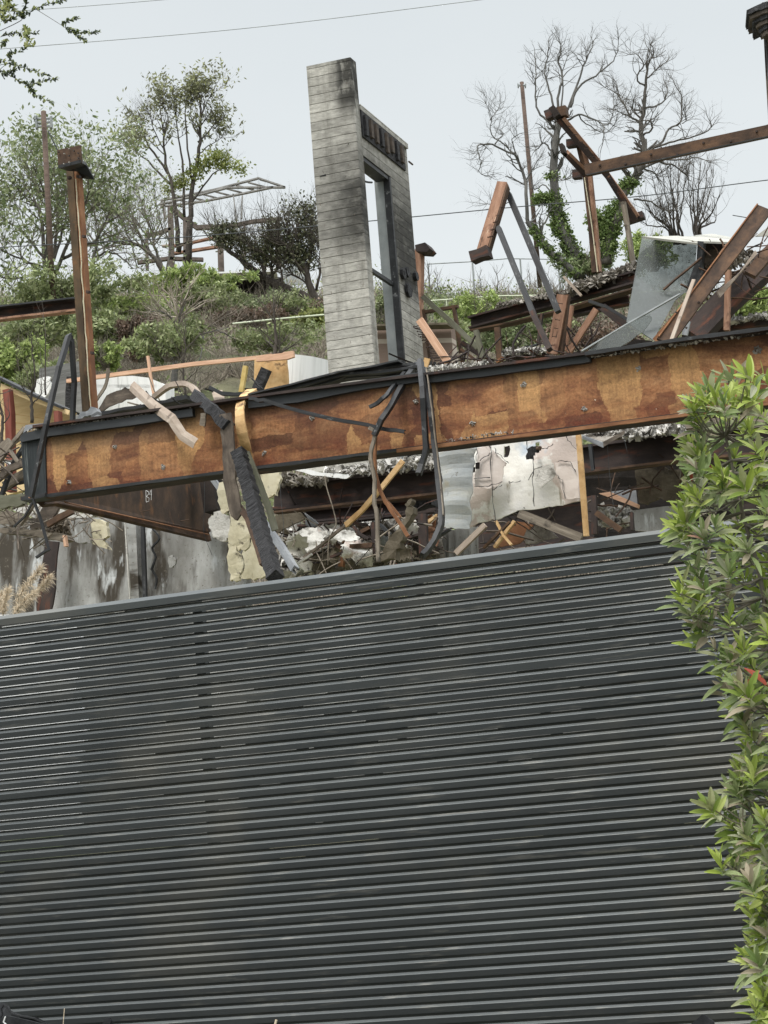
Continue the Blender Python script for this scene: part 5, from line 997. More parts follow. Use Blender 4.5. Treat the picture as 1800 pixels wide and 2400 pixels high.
bar('long_lumber_rail', 'long orange lumber rail rising right behind the white tank', 'lumber', 'D 435 1088 850 1032 1250 978 1659 938 E 245 905', 30, 9.5, .05, 'lumber', sub=2, wj=.05)
bar('lumber_stake', 'thin upright lumber stake crossing the long orange rail', 'stake', 'D 958 925 975 1050 1000 1190', 29.8, 5.5, .04, 'lumber'); bar('pale_rod', 'thin pale rod leaning in front of the white tank', 'rod', 'D 965 1060 1000 1150 1045 1230', 29.6, 2, .02, 'oldwood')
o = poly('orange_plywood', 'E -10 945 195 925 205 1110 60 1180 -10 1180', 27.5, .05, 'ply', rag=.005); T(o, 'crinkled orange plywood standing beside the white corrugated tank', 'plywood')
o = poly('lumber_offcut', 'E 0 925 240 897 245 930 200 945 0 960', 27.3, .05, 'lumber'); T(o, 'pink lumber cap on the orange plywood', 'lumber')
o = panel('white_corrugated_tank', 'E 198 915 470 905 475 1090 200 1160', 28, .3, 'white', 24, 6, 0, 0, wav=(.006, 12, 0)); T(o, 'white ribbed curved tank left of the concrete pier', 'tank')
Wd = max(v_.co.x for v_ in o.data.vertices)
for v_ in o.data.vertices:
    u = v_.co.x / Wd
    if v_.co.z > .4: v_.co.z -= max(0, u - .45) ** 1.6 * .95 * (v_.co.z - .4)
    v_.co.y += .9 * (u) ** 2
o = panel('block_retaining_wall', 'E 700 738 1260 728 1290 1010 760 1010', 31.5, .2, 'blocks', 4, 4, 0); T(o, 'brown concrete block wall seen through and beside the window wall', 'wall')
sweep('cap_course', 'E 720 740 1260 728', 31.3, 5, .3, 'stuccobr', parent=o)
o = empty('distant_rust_beam', P('D 0 640', 30)[0]); T(o, 'level dark rust beam crossing the trees at the left edge', 'beam')
sweep('web', 'D -200 690 0 650 500 598', 30, 23, .12, 'rustdk', prof='I', parent=o); sweep('bottom_flange', 'D -200 730 0 690 500 632', 29.9, 5, .16, 'rustpk', parent=o); sweep('top_flange', 'D -200 650 0 612 500 556', 29.9, 4, .2, 'black', parent=o)
# ================================================================ HILLTOP
o = empty('ruined_hilltop_house', at(560, 690, 97)); T(o, 'skeletal burnt house frame with pale pergola on the hilltop', 'building')
sweep('slab', 'R 380 1010 760 1000 1150 985', 97, 4, 6, 'white', parent=o); sweep('slab_underside', 'R 380 1020 760 1012 1200 1000', 97.2, 5, 4, 'void', parent=o)
for s, w_ in (('R 80 190 100 900', 13), ('R 230 330 235 800', 13), ('R 275 370 275 760', 7), ('R 562 420 575 820', 14), ('R 1120 360 1135 800', 15), ('R -150 420 -145 800', 7), ('R 800 350 806 980', 5), ('R 10 170 25 320', 3), ('R 150 340 150 560', 4)): sweep('post', s, 98, w_, .25, 'house', parent=o)
for s, w_, m in (('R -160 470 -20 440 90 400', 7, 'house'), ('R -240 730 60 690 400 700', 8, 'house'), ('R 100 200 230 310 340 390 500 380', 11, 'house'), ('R 480 385 740 360 880 330 1150 305', 8, 'house'), ('R 120 570 540 480', 5, 'rustpk'), ('R 120 640 540 575', 6, 'rustpk'), ('R 0 570 300 540', 4, 'greyboard'), ('R 750 860 1000 840', 5, 'framewt'), ('R 560 900 1140 885', 4, 'steelgy'), ('R 900 800 1170 790', 9, 'white')): sweep('beam', s, 98, w_, .25, m, parent=o)
for s in ('R -30 165 400 60 640 0 A 1659 1215 B 190 1215', 'R -20 185 420 130 800 55 1080 -5', 'A 1040 1300 1390 1230 1659 1160 B 15 1155 190 1215', 'R 20 150 35 300'): sweep('pergola_rail', s, 98, 3.4, .2, 'framewt', parent=o)
for i in range(9):
    x = 1060 + i * 78; y = 1308 - i * 18; sweep('pergola_slat', 'A %g %g %g %g' % (x, y, x + 120, y + 32), 98.3, 2.6, .15, 'framewt', parent=o)
for s in ('R 690 60 740 440', 'R 780 80 770 300'): sweep('pergola_post', s, 98, 2.6, .2, 'framewt', parent=o)
bar('aqua_panel', 'pale aqua panel in the hilltop house beside the dark tree', 'panel', 'R 1170 860 1420 840', 99, 48, .1, 'dryblue')
# poles
def pole(label, s, Y, wpx, ins):
    p = P(s, Y); root = empty('utility_pole', p[-1]); T(root, label, 'utility pole')
    mb = MB(); r = wpx / F * Y / 2; mb.tube(p, [r, r * 1.15], 10); mb.build('shaft', 'pole', frame(UP, Vector((0, 1, 0))), p[-1], root, smooth=True)
    for x, y, x2, y2 in ins:
        q = P('%s' % ('A %g %g %g %g' % (x, y, x2, y2) if wpx > 11 else 'C %g %g %g %g' % (x, y, x2, y2)), Y - .3); mb = MB(); mb.tube(q, .05, 5); mb.tube([q[1] - (q[1] - q[0]) * .35, q[1]], .12, 6); mb.build('insulator', 'steelgy', None, q[0], root)
pole('tall brown utility pole beside the leafy tree at the left', 'A 282 722 D 345 600', 75, 13, ((265, 768, 222, 765), (265, 793, 228, 795), (268, 818, 232, 820), (300, 768, 338, 767), (302, 792, 338, 791), (304, 817, 340, 817)))
pole('thin brown utility pole left of the bare ivy trees', 'C 63 532 F 182 480', 95, 9.9, ((55, 553, 36, 555), (70, 553, 92, 555)))
mb = MB(); q = P('A 312 850 372 970 420 1100', 74); mb.tube(q, .024, 4); T(mb.build('guy_wire', 'wire', None, q[0]), 'short guy wire dropping right from the left utility pole', 'wire')
def cable(label, s, Y, r, m='wire'):
    mb = MB(); mb.tube(catmull(P(s, Y), 12), r, 5, cap=False); o = mb.build('overhead_cable', m, None, P(s, Y)[0], smooth=True); T(o, label, 'cable')
cable('highest thin cable crossing the top left corner of the sky', 'O -200 42 150 18 400 -2 700 -30', 40, .006, 'steelgy')
cable('long thin cable rising across the upper sky behind the near branches', 'O -300 140 0 115 560 68 1100 3 1400 -38', 42, .007, 'steelgy')
cable('dark heavy cable passing behind the concrete pier at mid height', 'O -300 603 0 580 400 558 740 530 1200 486 1500 460 1800 422 2100 390', 46, .011)
cable('pale rope line strung across the scrub left of the concrete pier', 'O 545 759 650 748 760 738', 66, .03, 'rail')
def rail(label, tops, Y, post_b, m, wpx, r, nm='hill_railing'):
    p = P(tops, Y); root = empty(nm, p[0]); T(root, label, 'railing'); mb = MB(); mb.tube(p, r, 4); mb.build('rail', m, None, p[0], root)
    for x, y0, y1 in post_b:
        mb = MB(); mb.tube([at(x, y0, Y), at(x + (y1 - y0) * .07, y1, Y)], wpx / F * Y / 2, 6); mb.build('post', m, None, at(x, y1, Y), root)
rail('pale green pipe railing on the hillside right of the concrete tower', 'O 875 718 1010 705 1160 694 1420 690 1600 680', 88, ((1046, 702, 722), (1148, 694, 708), (1420, 690, 700)), 'rail', 3, .03)
rail('tall grey chain-link fence posts on the ridge behind the struts', 'O 1000 619 1108 613 1190 606 1320 608 1345 612', 99, ((1003, 618, 700), (1107, 612, 690), (1219, 607, 690), (1308, 608, 690), (1314, 608, 690)), 'steelgy', 4, .025, 'ridge_fence')
rail('low grey rail at the ridge right of the chain-link posts', 'O 1310 646 1400 650', 99, ((1316, 646, 680), (1395, 650, 680)), 'steelgy', 2, .02)
# ================================================================ TREES
tree('bare_tree', 'left bare pale tree with ivy on its trunk, standing between pole and toppled beams', [('F 440 420 400 250 330 120 C 300 1400 270 1180 280 1000 285 880 300 800', 26, 11), ('C 288 880 300 640 325 500 300 400 320 330 300 250', 6, 1.5), ('C 285 800 255 620 215 480 235 340 240 250', 5, 1.2), ('C 250 800 170 720 150 590 155 450 145 330', 5, 1.2),
     ('C 300 860 390 640 450 460 490 370 520 310 515 240', 5.5, 1.2), ('C 380 700 430 570 540 490 640 410 685 330 692 240', 5, 1), ('C 330 800 430 745 520 770 590 810 590 900 570 990', 4.5, 1.2), ('C 270 1000 215 930 165 960 140 990', 4, 1.2), ('C 300 820 330 600 330 460 370 340', 4, 1), ('C 430 745 480 800 600 860 700 760', 3, 1),
     ('C 280 1130 330 1170 400 1140', 3, 1), ('C 270 1250 200 1200 150 1230 130 1180', 3, 1), ('C 590 810 640 790 660 690 700 700', 3, .8)], 92, 'barkwt', n_tw=15, tl=.95, kids=2, lv=2, seed=3, up=.1, bend=.75,
     extra=(('F 420 360 400 320 410 280 380 250 395 220 350 210 370 170 330 140 345 110 320 60 310 30 C 310 1500 285 1450 300 1400 275 1360 295 1320 270 1270 265 1140 240 1290 200 1285 170 1290 F 430 330 440 290', 'lf_ivy', 230, .26, 15),), min_t=.3)
tree('bare_tree', 'leaning bare tree with ivy low on its stem, crossing the thin utility pole', [('F 430 400 300 290 220 220 165 130 100 60 C 100 1420 90 1200 50 1060 0 980', 14, 4), ('C 10 1000 B 1530 940 1440 945 1445 1000 1460 1050', 4, 1.5), ('B 1550 930 1600 870 1570 840', 3, 1), ('B 1640 960 1530 870 1520 760 1480 640', 3, .8), ('C 90 1200 130 1100 200 1000', 3, .8), ('C 40 1040 0 900 70 860', 2.5, .8), ('B 1520 780 1560 720 1620 690', 2, .7), ('B 1460 1050 1450 1120 1550 1160', 2, .7), ('B 1659 1300 1560 1330 1420 1310', 2, .7)],
     90, 'barkwt', n_tw=13, tl=.95, kids=2, lv=2, bend=.75, seed=4, extra=(('F 400 380 340 320 290 280 240 240 200 200 170 150 140 110', 'lf_ivy', 170, .25, 11),), min_t=.2)
tree('bare_tree', 'right bare grey tree with rounded crown and ivied trunk behind the brown beam', [('F 610 330 620 180 C 690 1400 710 1290 770 1190 830 1090 860 1020 860 960 835 820 850 720', 22, 8), ('C 850 740 865 560 880 430 920 340 890 270', 7, 1.2), ('C 835 800 765 750 695 610 660 510', 5, 1.2), ('C 865 700 950 680 1010 600 975 490', 4.5, 1.2), ('C 870 985 960 930 1020 840 1090 790 1100 640 1050 530', 6, 1.2),
     ('C 930 955 1050 915 1180 885 1290 830 1260 750', 4.5, 1), ('C 850 1085 960 1040 1090 1035 1200 1025 1300 1060', 5, 1), ('C 850 1090 930 1130 950 1165', 4, 1.6), ('C 960 1050 1060 1075 1140 1150', 4.5, 2), ('C 790 1290 900 1310 1000 1365 1110 1340', 4, 1), ('C 868 560 810 510 850 420 800 350 740 360', 4, 1), ('C 850 880 910 830 880 780 840 850', 4, 3), ('C 840 720 780 700 790 630', 3, 1), ('C 880 500 960 430 1020 390', 3, .8), ('C 700 620 650 590 600 560', 2.5, .8), ('C 770 760 720 740 660 700', 2.5, .8), ('C 1100 800 1130 780 1110 700', 2, .7)],
     91, 'bark', n_tw=15, tl=.95, kids=2, lv=2, seed=6, up=.1, bend=.75, extra=(('F 610 260 620 210 600 170 640 140 660 100 610 80 C 610 1640 650 1590 630 1530 660 1480 620 1430 690 1400 640 1370 690 1320 750 1190 780 1180 740 1220 550 1470 530 1420 F 560 60 540 20 580 120', 'lf_ivy', 230, .26, 17),), min_t=.25)
fan = []
for i, (x0, x1, x2, t) in enumerate(((1020, 900, 840, 1240), (1030, 960, 900, 1130), (1040, 1000, 960, 1060), (1055, 1040, 1020, 1040), (1070, 1075, 1080, 1020), (1080, 1110, 1130, 1060), (1090, 1050, 1000, 1100), (1175, 1150, 1130, 1080), (1185, 1175, 1180, 1020), (1195, 1210, 1220, 1010), (1200, 1240, 1270, 1060), (1205, 1270, 1310, 1100), (1215, 1300, 1350, 1250), (1030, 930, 860, 1340), (1000, 880, 820, 1420), (1220, 1310, 1330, 1380))):
    fan.append(('F %g 200 C %g 1480 %g %g %g %g' % (x0 + 30, x0, x1, (1500 + t) / 2, x2, t), 4.5 if i % 3 else 6.5, .8))
tree('bare_tree', 'small fan-shaped burnt tree behind the glass pane', fan, 93, 'barkdk', 'twigdk', n_tw=9, tl=.9, lv=2, seed=8, up=.9, ry=3, min_t=.3, bend=.3)
tree('eucalyptus_tree', 'tall slender eucalyptus with two feathery domed crowns', [('D 1220 330 1230 60 A 1235 1400 1250 1200 1285 1000 1300 860 1300 700 1290 600', 16, 2), ('D 1160 250 A 1150 1500 1130 1270 1075 1060 1060 860 1040 700', 13, 1.5), ('A 1110 1200 1000 1090 920 1010 830 950', 6, 1.2), ('A 1090 1120 970 950 920 830 880 770', 6, 1.2), ('A 1190 1400 1185 1100 1155 900 1130 700', 7, 1.5), ('A 1290 920 1380 820 1450 760', 4, 1), ('A 1250 1200 1210 900 1200 700 1220 620', 5, 1.2),
     ('A 1250 1300 1380 1130 1480 1060', 5, 1.2), ('A 1300 760 1350 650 1380 600', 3, 1), ('A 1080 1000 1000 850 960 720', 3, 1), ('A 1300 880 1240 760 1230 660', 3, 1), ('A 1290 1000 1370 930 1450 890', 3, 1), ('A 1060 900 1090 780 1040 660', 3, 1)], 88, 'barkdk', 'twigdk', n_tw=11, tl=.85, lv=2, leafm='lf_eu', leaf=(.13, 1, .10, 1.6), seed=11, up=.5, ry=1.5, min_t=.62,
     extra=(('A 1000 680 960 720 900 760 880 800 850 880 900 900 930 860 820 950 1030 650 880 960', 'lf_eu', 60, .24, 34), ('A 1390 1020 1430 1030 1340 1040 1460 1060 1290 1090 1260 1130 1540 1090', 'lf_yel', 110, .26, 26), ('A 1150 1190 1190 1180 1110 1220', 'lf_yel', 110, .24, 24), ('A 1290 610 1220 640 1350 640 1400 680 1200 700 1260 590', 'lf_eu', 30, .24, 34)))
tree('leafy_shrub_tree', 'wide olive-green leafy tree at the left, around the rusted column', [('D 300 560 290 300 260 0 A 180 1300 80 1180', 12, 2), ('D 300 400 310 100 A 290 1250 210 1060', 9, 2), ('D 330 400 370 100 A 370 1250 330 1040', 9, 2), ('D 360 400 480 100 A 560 1300 620 1120', 9, 2), ('D 300 300 120 100 A 0 1420', 7, 2), ('D 400 300 560 200 640 150 A 760 1240', 8, 2), ('D 280 350 100 280 -60 200', 6, 2), ('D 350 300 420 60 A 450 1300 500 1150', 7, 2), ('D 250 400 60 420 -80 380', 6, 2)],
     80, 'bark', 'twig', n_tw=15, tl=1.7, lv=2, leafm='lf_ol', leaf=(.16, 3, .22, 1.3), seed=13, up=.25, ry=3, min_t=.2)
tree('bare_scrub_tree', 'tangled half-bare tree between the leafy tree and the eucalyptus', [('D 1060 380 1000 290 900 210 760 190 700 180', 12, 3), ('D 1070 390 1010 240 A 980 1500 930 1370 900 1260', 8, 1.5), ('D 600 420 610 280 630 200 660 90 A 800 1380 850 1270', 10, 1.5), ('D 620 200 560 170 520 60', 6, 2), ('D 1000 300 850 60 A 760 1400 700 1300', 6, 1.2), ('D 650 120 760 0 A 830 1500 830 1150', 5, 1), ('D 1080 380 1100 200 A 1040 1450 1000 1280', 6, 1.2), ('D 1020 250 920 100 850 0', 5, 1.5), ('D 600 300 700 250 800 300 860 360', 6, 2)],
     84, 'bark', 'twig', n_tw=14, tl=1.5, lv=2, leafm='lf_ol', leaf=(.11, 1, .2, 1.3), seed=15, up=.15, ry=2.5, bend=.55)
tree('burnt_conifer', 'dark scorched spreading tree against the left side of the concrete pier', [('R 1560 1200 1450 980 1390 800 1300 640 1240 450 1200 330', 17, 3), ('R 1540 1130 1180 960 1000 870 830 740 650 620 520 520', 17, 4), ('R 1300 660 1200 560 1080 480 1040 400', 7, 2), ('R 1400 820 1450 600 1440 400 1430 250', 8, 2), ('R 1000 870 950 700 850 560 760 470', 6, 2), ('R 850 760 700 650 620 560 560 400', 6, 2), ('R 1500 1000 1560 700 1540 500', 6, 2), ('R 1180 950 1150 800 1000 650 900 600', 5, 2), ('R 1440 950 1300 860 1200 850', 4, 2)],
     86, 'barkdk', 'twigdk', n_tw=16, tl=1.3, lv=2, seed=17, up=.45, ry=2, min_t=.2,
     extra=(('R 590 400 640 450 700 480 760 500 620 520 540 460 800 540', 'lf_dk', 135, .24, 30), ('R 900 650 960 640 1000 600 940 690 1060 690 880 590', 'lf_dk', 125, .24, 28), ('R 1040 470 1080 420 1130 520 1100 360 1150 600 1180 660 1060 540', 'lf_dk', 135, .24, 32), ('R 1250 690 1300 640 1350 700 1400 600 1420 500 1380 400 1340 300 1290 220 1440 180 1460 330 1300 520 1220 600 1450 700 1460 440', 'lf_dk', 150, .24, 36)))
tree('dead_sapling', 'thin black dead sapling rising left of the concrete pier', [('E 40 1150 95 960 130 880 120 700 110 560', 15, 1.5), ('E 170 1120 155 930 150 700', 5, 1), ('E 125 850 60 780 0 730', 3, 1), ('E 120 700 60 610 20 560', 2.5, .8), ('E 130 880 200 800 250 760', 2.5, .8)], 29.5, 'barkdk', 'twigdk', n_tw=8, tl=.35, lv=2, seed=19, ry=.2)
tree('dead_sapling', 'gnarled black sapling before the yellow plywood building', [('D 205 1360 205 1250 205 1170 230 1090 210 900 205 760', 8, 1.2), ('D 215 1230 260 1180 270 1090', 3, 1), ('D 300 1180 290 1000 300 800 280 650', 4, 1), ('D 205 1150 150 1050', 2, .7)], 26, 'barkdk', 'twigdk', n_tw=6, tl=.35, lv=1, seed=20, ry=.2)
tree('dead_sapling', 'twisted black stem at the left edge before the yellow plywood building', [('G 20 600 10 400 20 250 0 120 -10 0', 9, 3), ('G 15 260 60 200 50 150', 3, 1)], 25, 'barkdk', 'twigdk', n_tw=3, tl=.25, lv=1, seed=21, ry=.1)
tree('dead_sapling', 'thin grey sapling standing behind the long orange rail', [('D 1200 1200 1190 1000 1200 820 1180 700', 5, 1), ('D 1195 900 1280 800 1380 720', 2, .7), ('D 1200 1000 1130 900', 2, .7)], 33, 'barkdk', 'twigdk', n_tw=8, tl=.5, lv=2, seed=22, ry=.3)
tree('grey_dead_tree', 'pale grey dead trunk leaning in the scrub left of the pier', [('D 1130 1150 1140 900 1150 720 1200 560', 14, 5), ('D 1100 960 1180 850 1300 790 1480 740', 6, 1.5), ('D 1320 800 1300 900 1280 1000', 4, 1), ('D 1400 760 1500 800 1560 900', 3, .8), ('D 1150 720 1050 640 950 640', 5, 1)], 70, 'barkwt', 'dryb', n_tw=14, tl=1.3, lv=2, seed=23, ry=1.5, up=.05)
for i, (x, y, h) in enumerate(((985, 690, 75), (1010, 690, 65), (1030, 690, 50), (1130, 690, 45), (1170, 690, 55), (1245, 690, 60), (1290, 690, 55), (905, 700, 90), (925, 700, 70), (1335, 690, 50))):
    lb = ('first', 'second', 'third', 'fourth', 'fifth', 'sixth', 'seventh', 'tallest', 'dense', 'last')[i] + ' leafless twiggy sapling on the ridge, counted from the concrete tower rightwards' if i not in (7, 8) else ('tallest' if i == 7 else 'shorter') + ' burnt sapling seen through the window opening of the concrete wall'
    tree('ridge_sapling', lb, [('O %g %g %g %g %g %g' % (x, y + 15, x - 3, y - h * .5, x - 6, y - h), 2.4, .6), ('O %g %g %g %g' % (x, y, x + h * .25, y - h * .6), 1.6, .5), ('O %g %g %g %g' % (x, y, x - h * .3, y - h * .55), 1.6, .5)], 98, 'barkdk', 'twigdk', n_tw=6 if i in (0, 1, 2, 7, 8) else 4, tl=.5, lv=1, seed=40 + i, ry=.5, up=.8, group='ridge saplings', cat='sapling')
# bushes on the slope
BU = [('bright yellow-green bush on the slope left of centre', 310, 725, 75, 28, 78, 1800, .26, 'lf_gr'), ('bright green bush beneath the hilltop house', 440, 660, 70, 30, 80, 1700, .26, 'lf_gr'), ('mid-green bush right of the rusted column', 245, 765, 55, 40, 74, 1400, .26, 'lf_md'),
      ('fresh light green bush behind the folded black channel', 50, 850, 48, 62, 62, 1700, .22, 'lf_gr'), ('small rounded light green bush beside the rusted column', 245, 835, 27, 34, 60, 900, .18, 'lf_gr'), ('sliver of bright bush at the far left edge', -5, 830, 18, 28, 62, 400, .2, 'lf_gr'),
      ('brown dead hanging bush on the slope', 325, 790, 38, 62, 72, 1500, .22, 'lf_br'), ('dark green bush under the leafy tree', 140, 690, 110, 60, 76, 2600, .28, 'lf_md'), ('olive bush at the left under the distant beam', 60, 770, 90, 45, 70, 1600, .26, 'lf_md'),
      ('dull green bush below the hilltop slab', 560, 720, 90, 30, 82, 1300, .26, 'lf_ol'), ('small yellow-green bush touching the concrete pier', 735, 745, 34, 18, 75, 700, .22, 'lf_yel'), ('flat dull green bush left of the pier', 640, 790, 90, 30, 72, 900, .24, 'lf_md'),
      ('tall yellow-green bush behind the small rusted frame', 1115, 735, 50, 50, 80, 1700, .25, 'lf_gr'), ('grey-green bush under the roof beam', 1180, 790, 60, 50, 70, 1300, .24, 'lf_ol'), ('dark green bush in the window opening', 905, 740, 32, 50, 78, 800, .24, 'lf_md'),
      ('dark green bush beside the small rusted frame', 1045, 790, 40, 45, 66, 900, .22, 'lf_md'), ('green bush behind the chain of ivy trunks', 1380, 620, 60, 40, 92, 1200, .27, 'lf_ol'), ('pale green bush seen through the glass pane', 1525, 590, 38, 50, 90, 1200, .25, 'lf_gr'),
      ('bright leafy bush right of the slim red-brown post', 1765, 715, 45, 42, 60, 1500, .2, 'lf_gr'), ('olive scrub bush behind the wreck at the right edge', 1720, 760, 70, 60, 66, 1300, .24, 'lf_ol'), ('dull bush under the nailed lumber', 1400, 790, 80, 60, 72, 1200, .24, 'lf_br'),
      ('shaded bush behind the grey siding wall', 120, 900, 60, 60, 58, 1000, .22, 'lf_md'), ('bush on the slope behind the white tank', 400, 800, 60, 50, 66, 1100, .24, 'lf_md'), ('grey-green bush at the foot of the eucalyptus', 470, 700, 60, 30, 76, 1100, .24, 'lf_md'),
      ('low green bush left of the concrete pier base', 690, 715, 50, 22, 80, 800, .25, 'lf_md'), ('rusty brown bush below the burnt tree', 600, 745, 80, 25, 78, 1000, .22, 'lf_br'), ('dark bush below the roof beam', 1290, 760, 60, 50, 76, 1000, .24, 'lf_md')]
for i, b_ in enumerate(BU): bush('bush', b_[0], *b_[1:9], seed=100 + i, group='bushes on the burnt hillside')
def ground_stuff():
    rr = random.Random(9); mb = MB()
    for _ in range(21000):
        y = rr.uniform(46, 101); x = rr.uniform(-.2, .2) * y * 1.15 if _ < 12500 else rr.uniform(-.55, .55) * y; z = terr(x, y); p = Vector((x, y, z)); h = rr.uniform(.4, 1.9) if rr.random() < .5 else rr.uniform(.3, 1)
        if noise.noise(p * .25) < -.25: continue
        for _ in range(9):
            d = Vector((rr.uniform(-1, 1), rr.uniform(-.6, .6), rr.uniform(.3, 1.3))).normalized(); L = h * rr.uniform(.5, 1.2); w_ = Vector((rr.uniform(-1, 1), 0, rr.uniform(-1, 1))).normalized() * .018
            m_ = p + d * L * .5 + Vector((rr.uniform(-.2, .2), 0, rr.uniform(-.1, .1))) * L; e = m_ + (d + Vector((rr.uniform(-.6, .6), 0, rr.uniform(-.5, .3)))) * L * .5
            mb.add([p - w_, p + w_, m_ + w_ * .7, e, m_ - w_ * .7], [(0, 1, 2, 4), (4, 2, 3)])
    stuff(mb.build('dry_brush', 'dryb'), 'tangled grey-brown dry brush covering the burnt hillside', 'brush')
    ml = MB()
    for _ in range(60000):
        px = rr.uniform(870, 1560); yy = rr.uniform(90, 102); x = (px - 900) / F * yy; z = terr(x, yy)
        p = Vector((x, yy, z + rr.uniform(0, .35) + .25 * noise.noise(Vector((x, yy, 0)) * 1.5)))
        if noise.noise(p * .6) > -.2: leaves(ml, p, .15, rr, 1, .1)
    stuff(ml.build('ground_cover', 'lf_gc'), 'green leafy ground cover along the ridge right of the tower', 'ground cover')
    ml = MB()
    for _ in range(34000):
        yy = rr.uniform(55, 98); x = rr.uniform(-.19, .19) * yy * 1.1 if _ < 19000 else rr.uniform(-.55, .55) * yy; z = terr(x, yy); p = Vector((x, yy, z + rr.uniform(0, .8)))
        if noise.noise(p * .16 + Vector((5, 2, 1))) > -.08: leaves(ml, p, .14, rr, 5, .3)
    stuff(ml.build('scrub_foliage', 'lf_md'), 'scattered dull green scrub leaves over the burnt hillside', 'scrub')
ground_stuff()
# ================================================================ FOREGROUND PLANTS
def leafblade(mb, p, d, L, W, rr, droop):
    side = d.cross(Vector((rr.uniform(-.4, .4), rr.uniform(-1, -.3), rr.uniform(.2, 1)))).normalized(); nrm = side.cross(d).normalized(); v = []; n = 5
    for i in range(n + 1):
        t = i / n; c = p + d * L * t - UP * droop * L * t * t + nrm * (.04 * L * sin(t * 3)); w_ = W * (sin(pi * min(1, t * .93 + .03)) ** .8) * (1 - .12 * t); f_ = nrm * w_ * .28
        v += [c - side * w_ + f_, c, c + side * w_ + f_]
    f = []
    for i in range(n): a = i * 3; f += [(a, a + 1, a + 4, a + 3), (a + 1, a + 2, a + 5, a + 4)]
    mb.add(v, f)
def shrub():
    rr = random.Random(77); Y = 10.6; root = empty('broadleaf_shrub', Vector((2.1, 11, 0))); T(root, 'leafy lime and grey-green shrub rising along the right edge before the fence', 'shrub')
    edge = [(862, 1640), (880, 1596), (950, 1590), (1000, 1585), (1060, 1575), (1110, 1590), (1170, 1575), (1230, 1565), (1280, 1585), (1330, 1600), (1400, 1590), (1460, 1600), (1500, 1635), (1560, 1665), (1600, 1680), (1660, 1700), (1740, 1715), (1800, 1690), (1860, 1665), (1900, 1670), (1960, 1700), (2000, 1685), (2060, 1720), (2100, 1735), (2150, 1750), (2200, 1755), (2240, 1705), (2300, 1740), (2350, 1765), (2450, 1770)]
    fresh, old, red, st = MB(), MB(), MB(), MB()
    trunk = [at(1900, 2700, Y), at(1870, 2200, Y), at(1830, 1800, Y), at(1790, 1400, Y), at(1740, 1200, Y), at(1700, 1020, Y)]; q = catmull(trunk, 6); st.tube(q, [.018 - .012 * i / (len(q) - 1) for i in range(len(q))], 7)
    trunk2 = [at(1980, 2700, Y + .3), at(1960, 2000, Y + .3), at(1900, 1500, Y + .3), at(1850, 1200, Y + .3), at(1830, 980, Y + .3)]; q2 = catmull(trunk2, 6); st.tube(q2, [.02 - .012 * i / (len(q2) - 1) for i in range(len(q2))], 7)
    def ros(px, py, dY, kind, sc_=1.0, out=None):
        c = at(px, py, Y + dY); base = min(q + q2, key=lambda t: (t - c).length + max(0, t.z - c.z) * 3)
        mid = base.lerp(c, .55) - UP * .05; st.tube(catmull([base, mid, c], 3), [.006, .005, .004, .004, .003, .003, .003], 5, cap=False)
        ax = out or Vector((rr.uniform(-.7, .1) - max(0, (1700 - px) / 400), rr.uniform(-.7, .2), rr.uniform(.5, 1.2))).normalized()
        n = rr.randint(9, 18)
        for i in range(n):
            a = i * 2.4 + rr.uniform(-.3, .3); t = i / n
            e = ax.cross(Vector((.3, .8, .1))).normalized(); g = ax.cross(e); el_ = .35 + 1.15 * t
            d = (ax * cos(el_) + (e * cos(a) + g * sin(a)) * sin(el_)).normalized(); L = rr.uniform(.06, .138) * sc_ * (.75 + .4 * t); p0 = c - ax * (.07 * t)
            mbx = fresh if (kind == 'f' and t < .8) else old
            if rr.random() < .002: mbx = red
            leafblade(mbx, p0, d, L, L * rr.uniform(.10, .15), rr, rr.uniform(.0, .35) * t)
    y = 904
    def ex(yy):
        for i in range(len(edge) - 1):
            if edge[i][0] <= yy <= edge[i + 1][0]:
                f = (yy - edge[i][0]) / (edge[i + 1][0] - edge[i][0]); return edge[i][1] * (1 - f) + edge[i + 1][1] * f
        return edge[-1][1]
    while y < 2430:
        e = ex(y); ros(e + 24 + rr.uniform(-6, 30), y + 20, rr.uniform(-.1, .1), 'f' if rr.random() < .62 else 'o', .95)
        x = e + rr.uniform(42, 66)
        while x < 2010:
            if not (900 < y < 1500 and rr.random() < .25): ros(x, y + rr.uniform(-25, 30), rr.uniform(-.35, .5), 'f' if rr.random() < .5 else 'o', rr.uniform(.85, 1.15))
            x += rr.uniform(36, 62)
        y += rr.uniform(22, 33)
    for x, y_ in ((1625, 950), (1650, 938), (1680, 940), (1712, 934), (1735, 940), (1600, 1215), (1590, 1240), (1600, 1370), (1590, 1390), (1660, 1890), (1690, 2020), (1770, 2360)): ros(x, y_, -.15, 'f', 1.05, Vector((rr.uniform(-.6, .1), -.25, 1)).normalized())
    fresh.build('fresh_leaves', 'lf_lime', parent=root); old.build('old_leaves', 'lf_grey', parent=root); red.build('red_leaves', 'lf_red', parent=root); st.build('stems', 'twig', parent=root)
    for s, L in (('O 1800 1610 1745 1560', .14),):
        a, b_ = P(s, Y - .3); mb = MB(); leafblade(mb, a, (b_ - a).normalized(), L, .018, rr, .1); mb.build('red_leaf', 'lf_red', parent=root)
shrub()
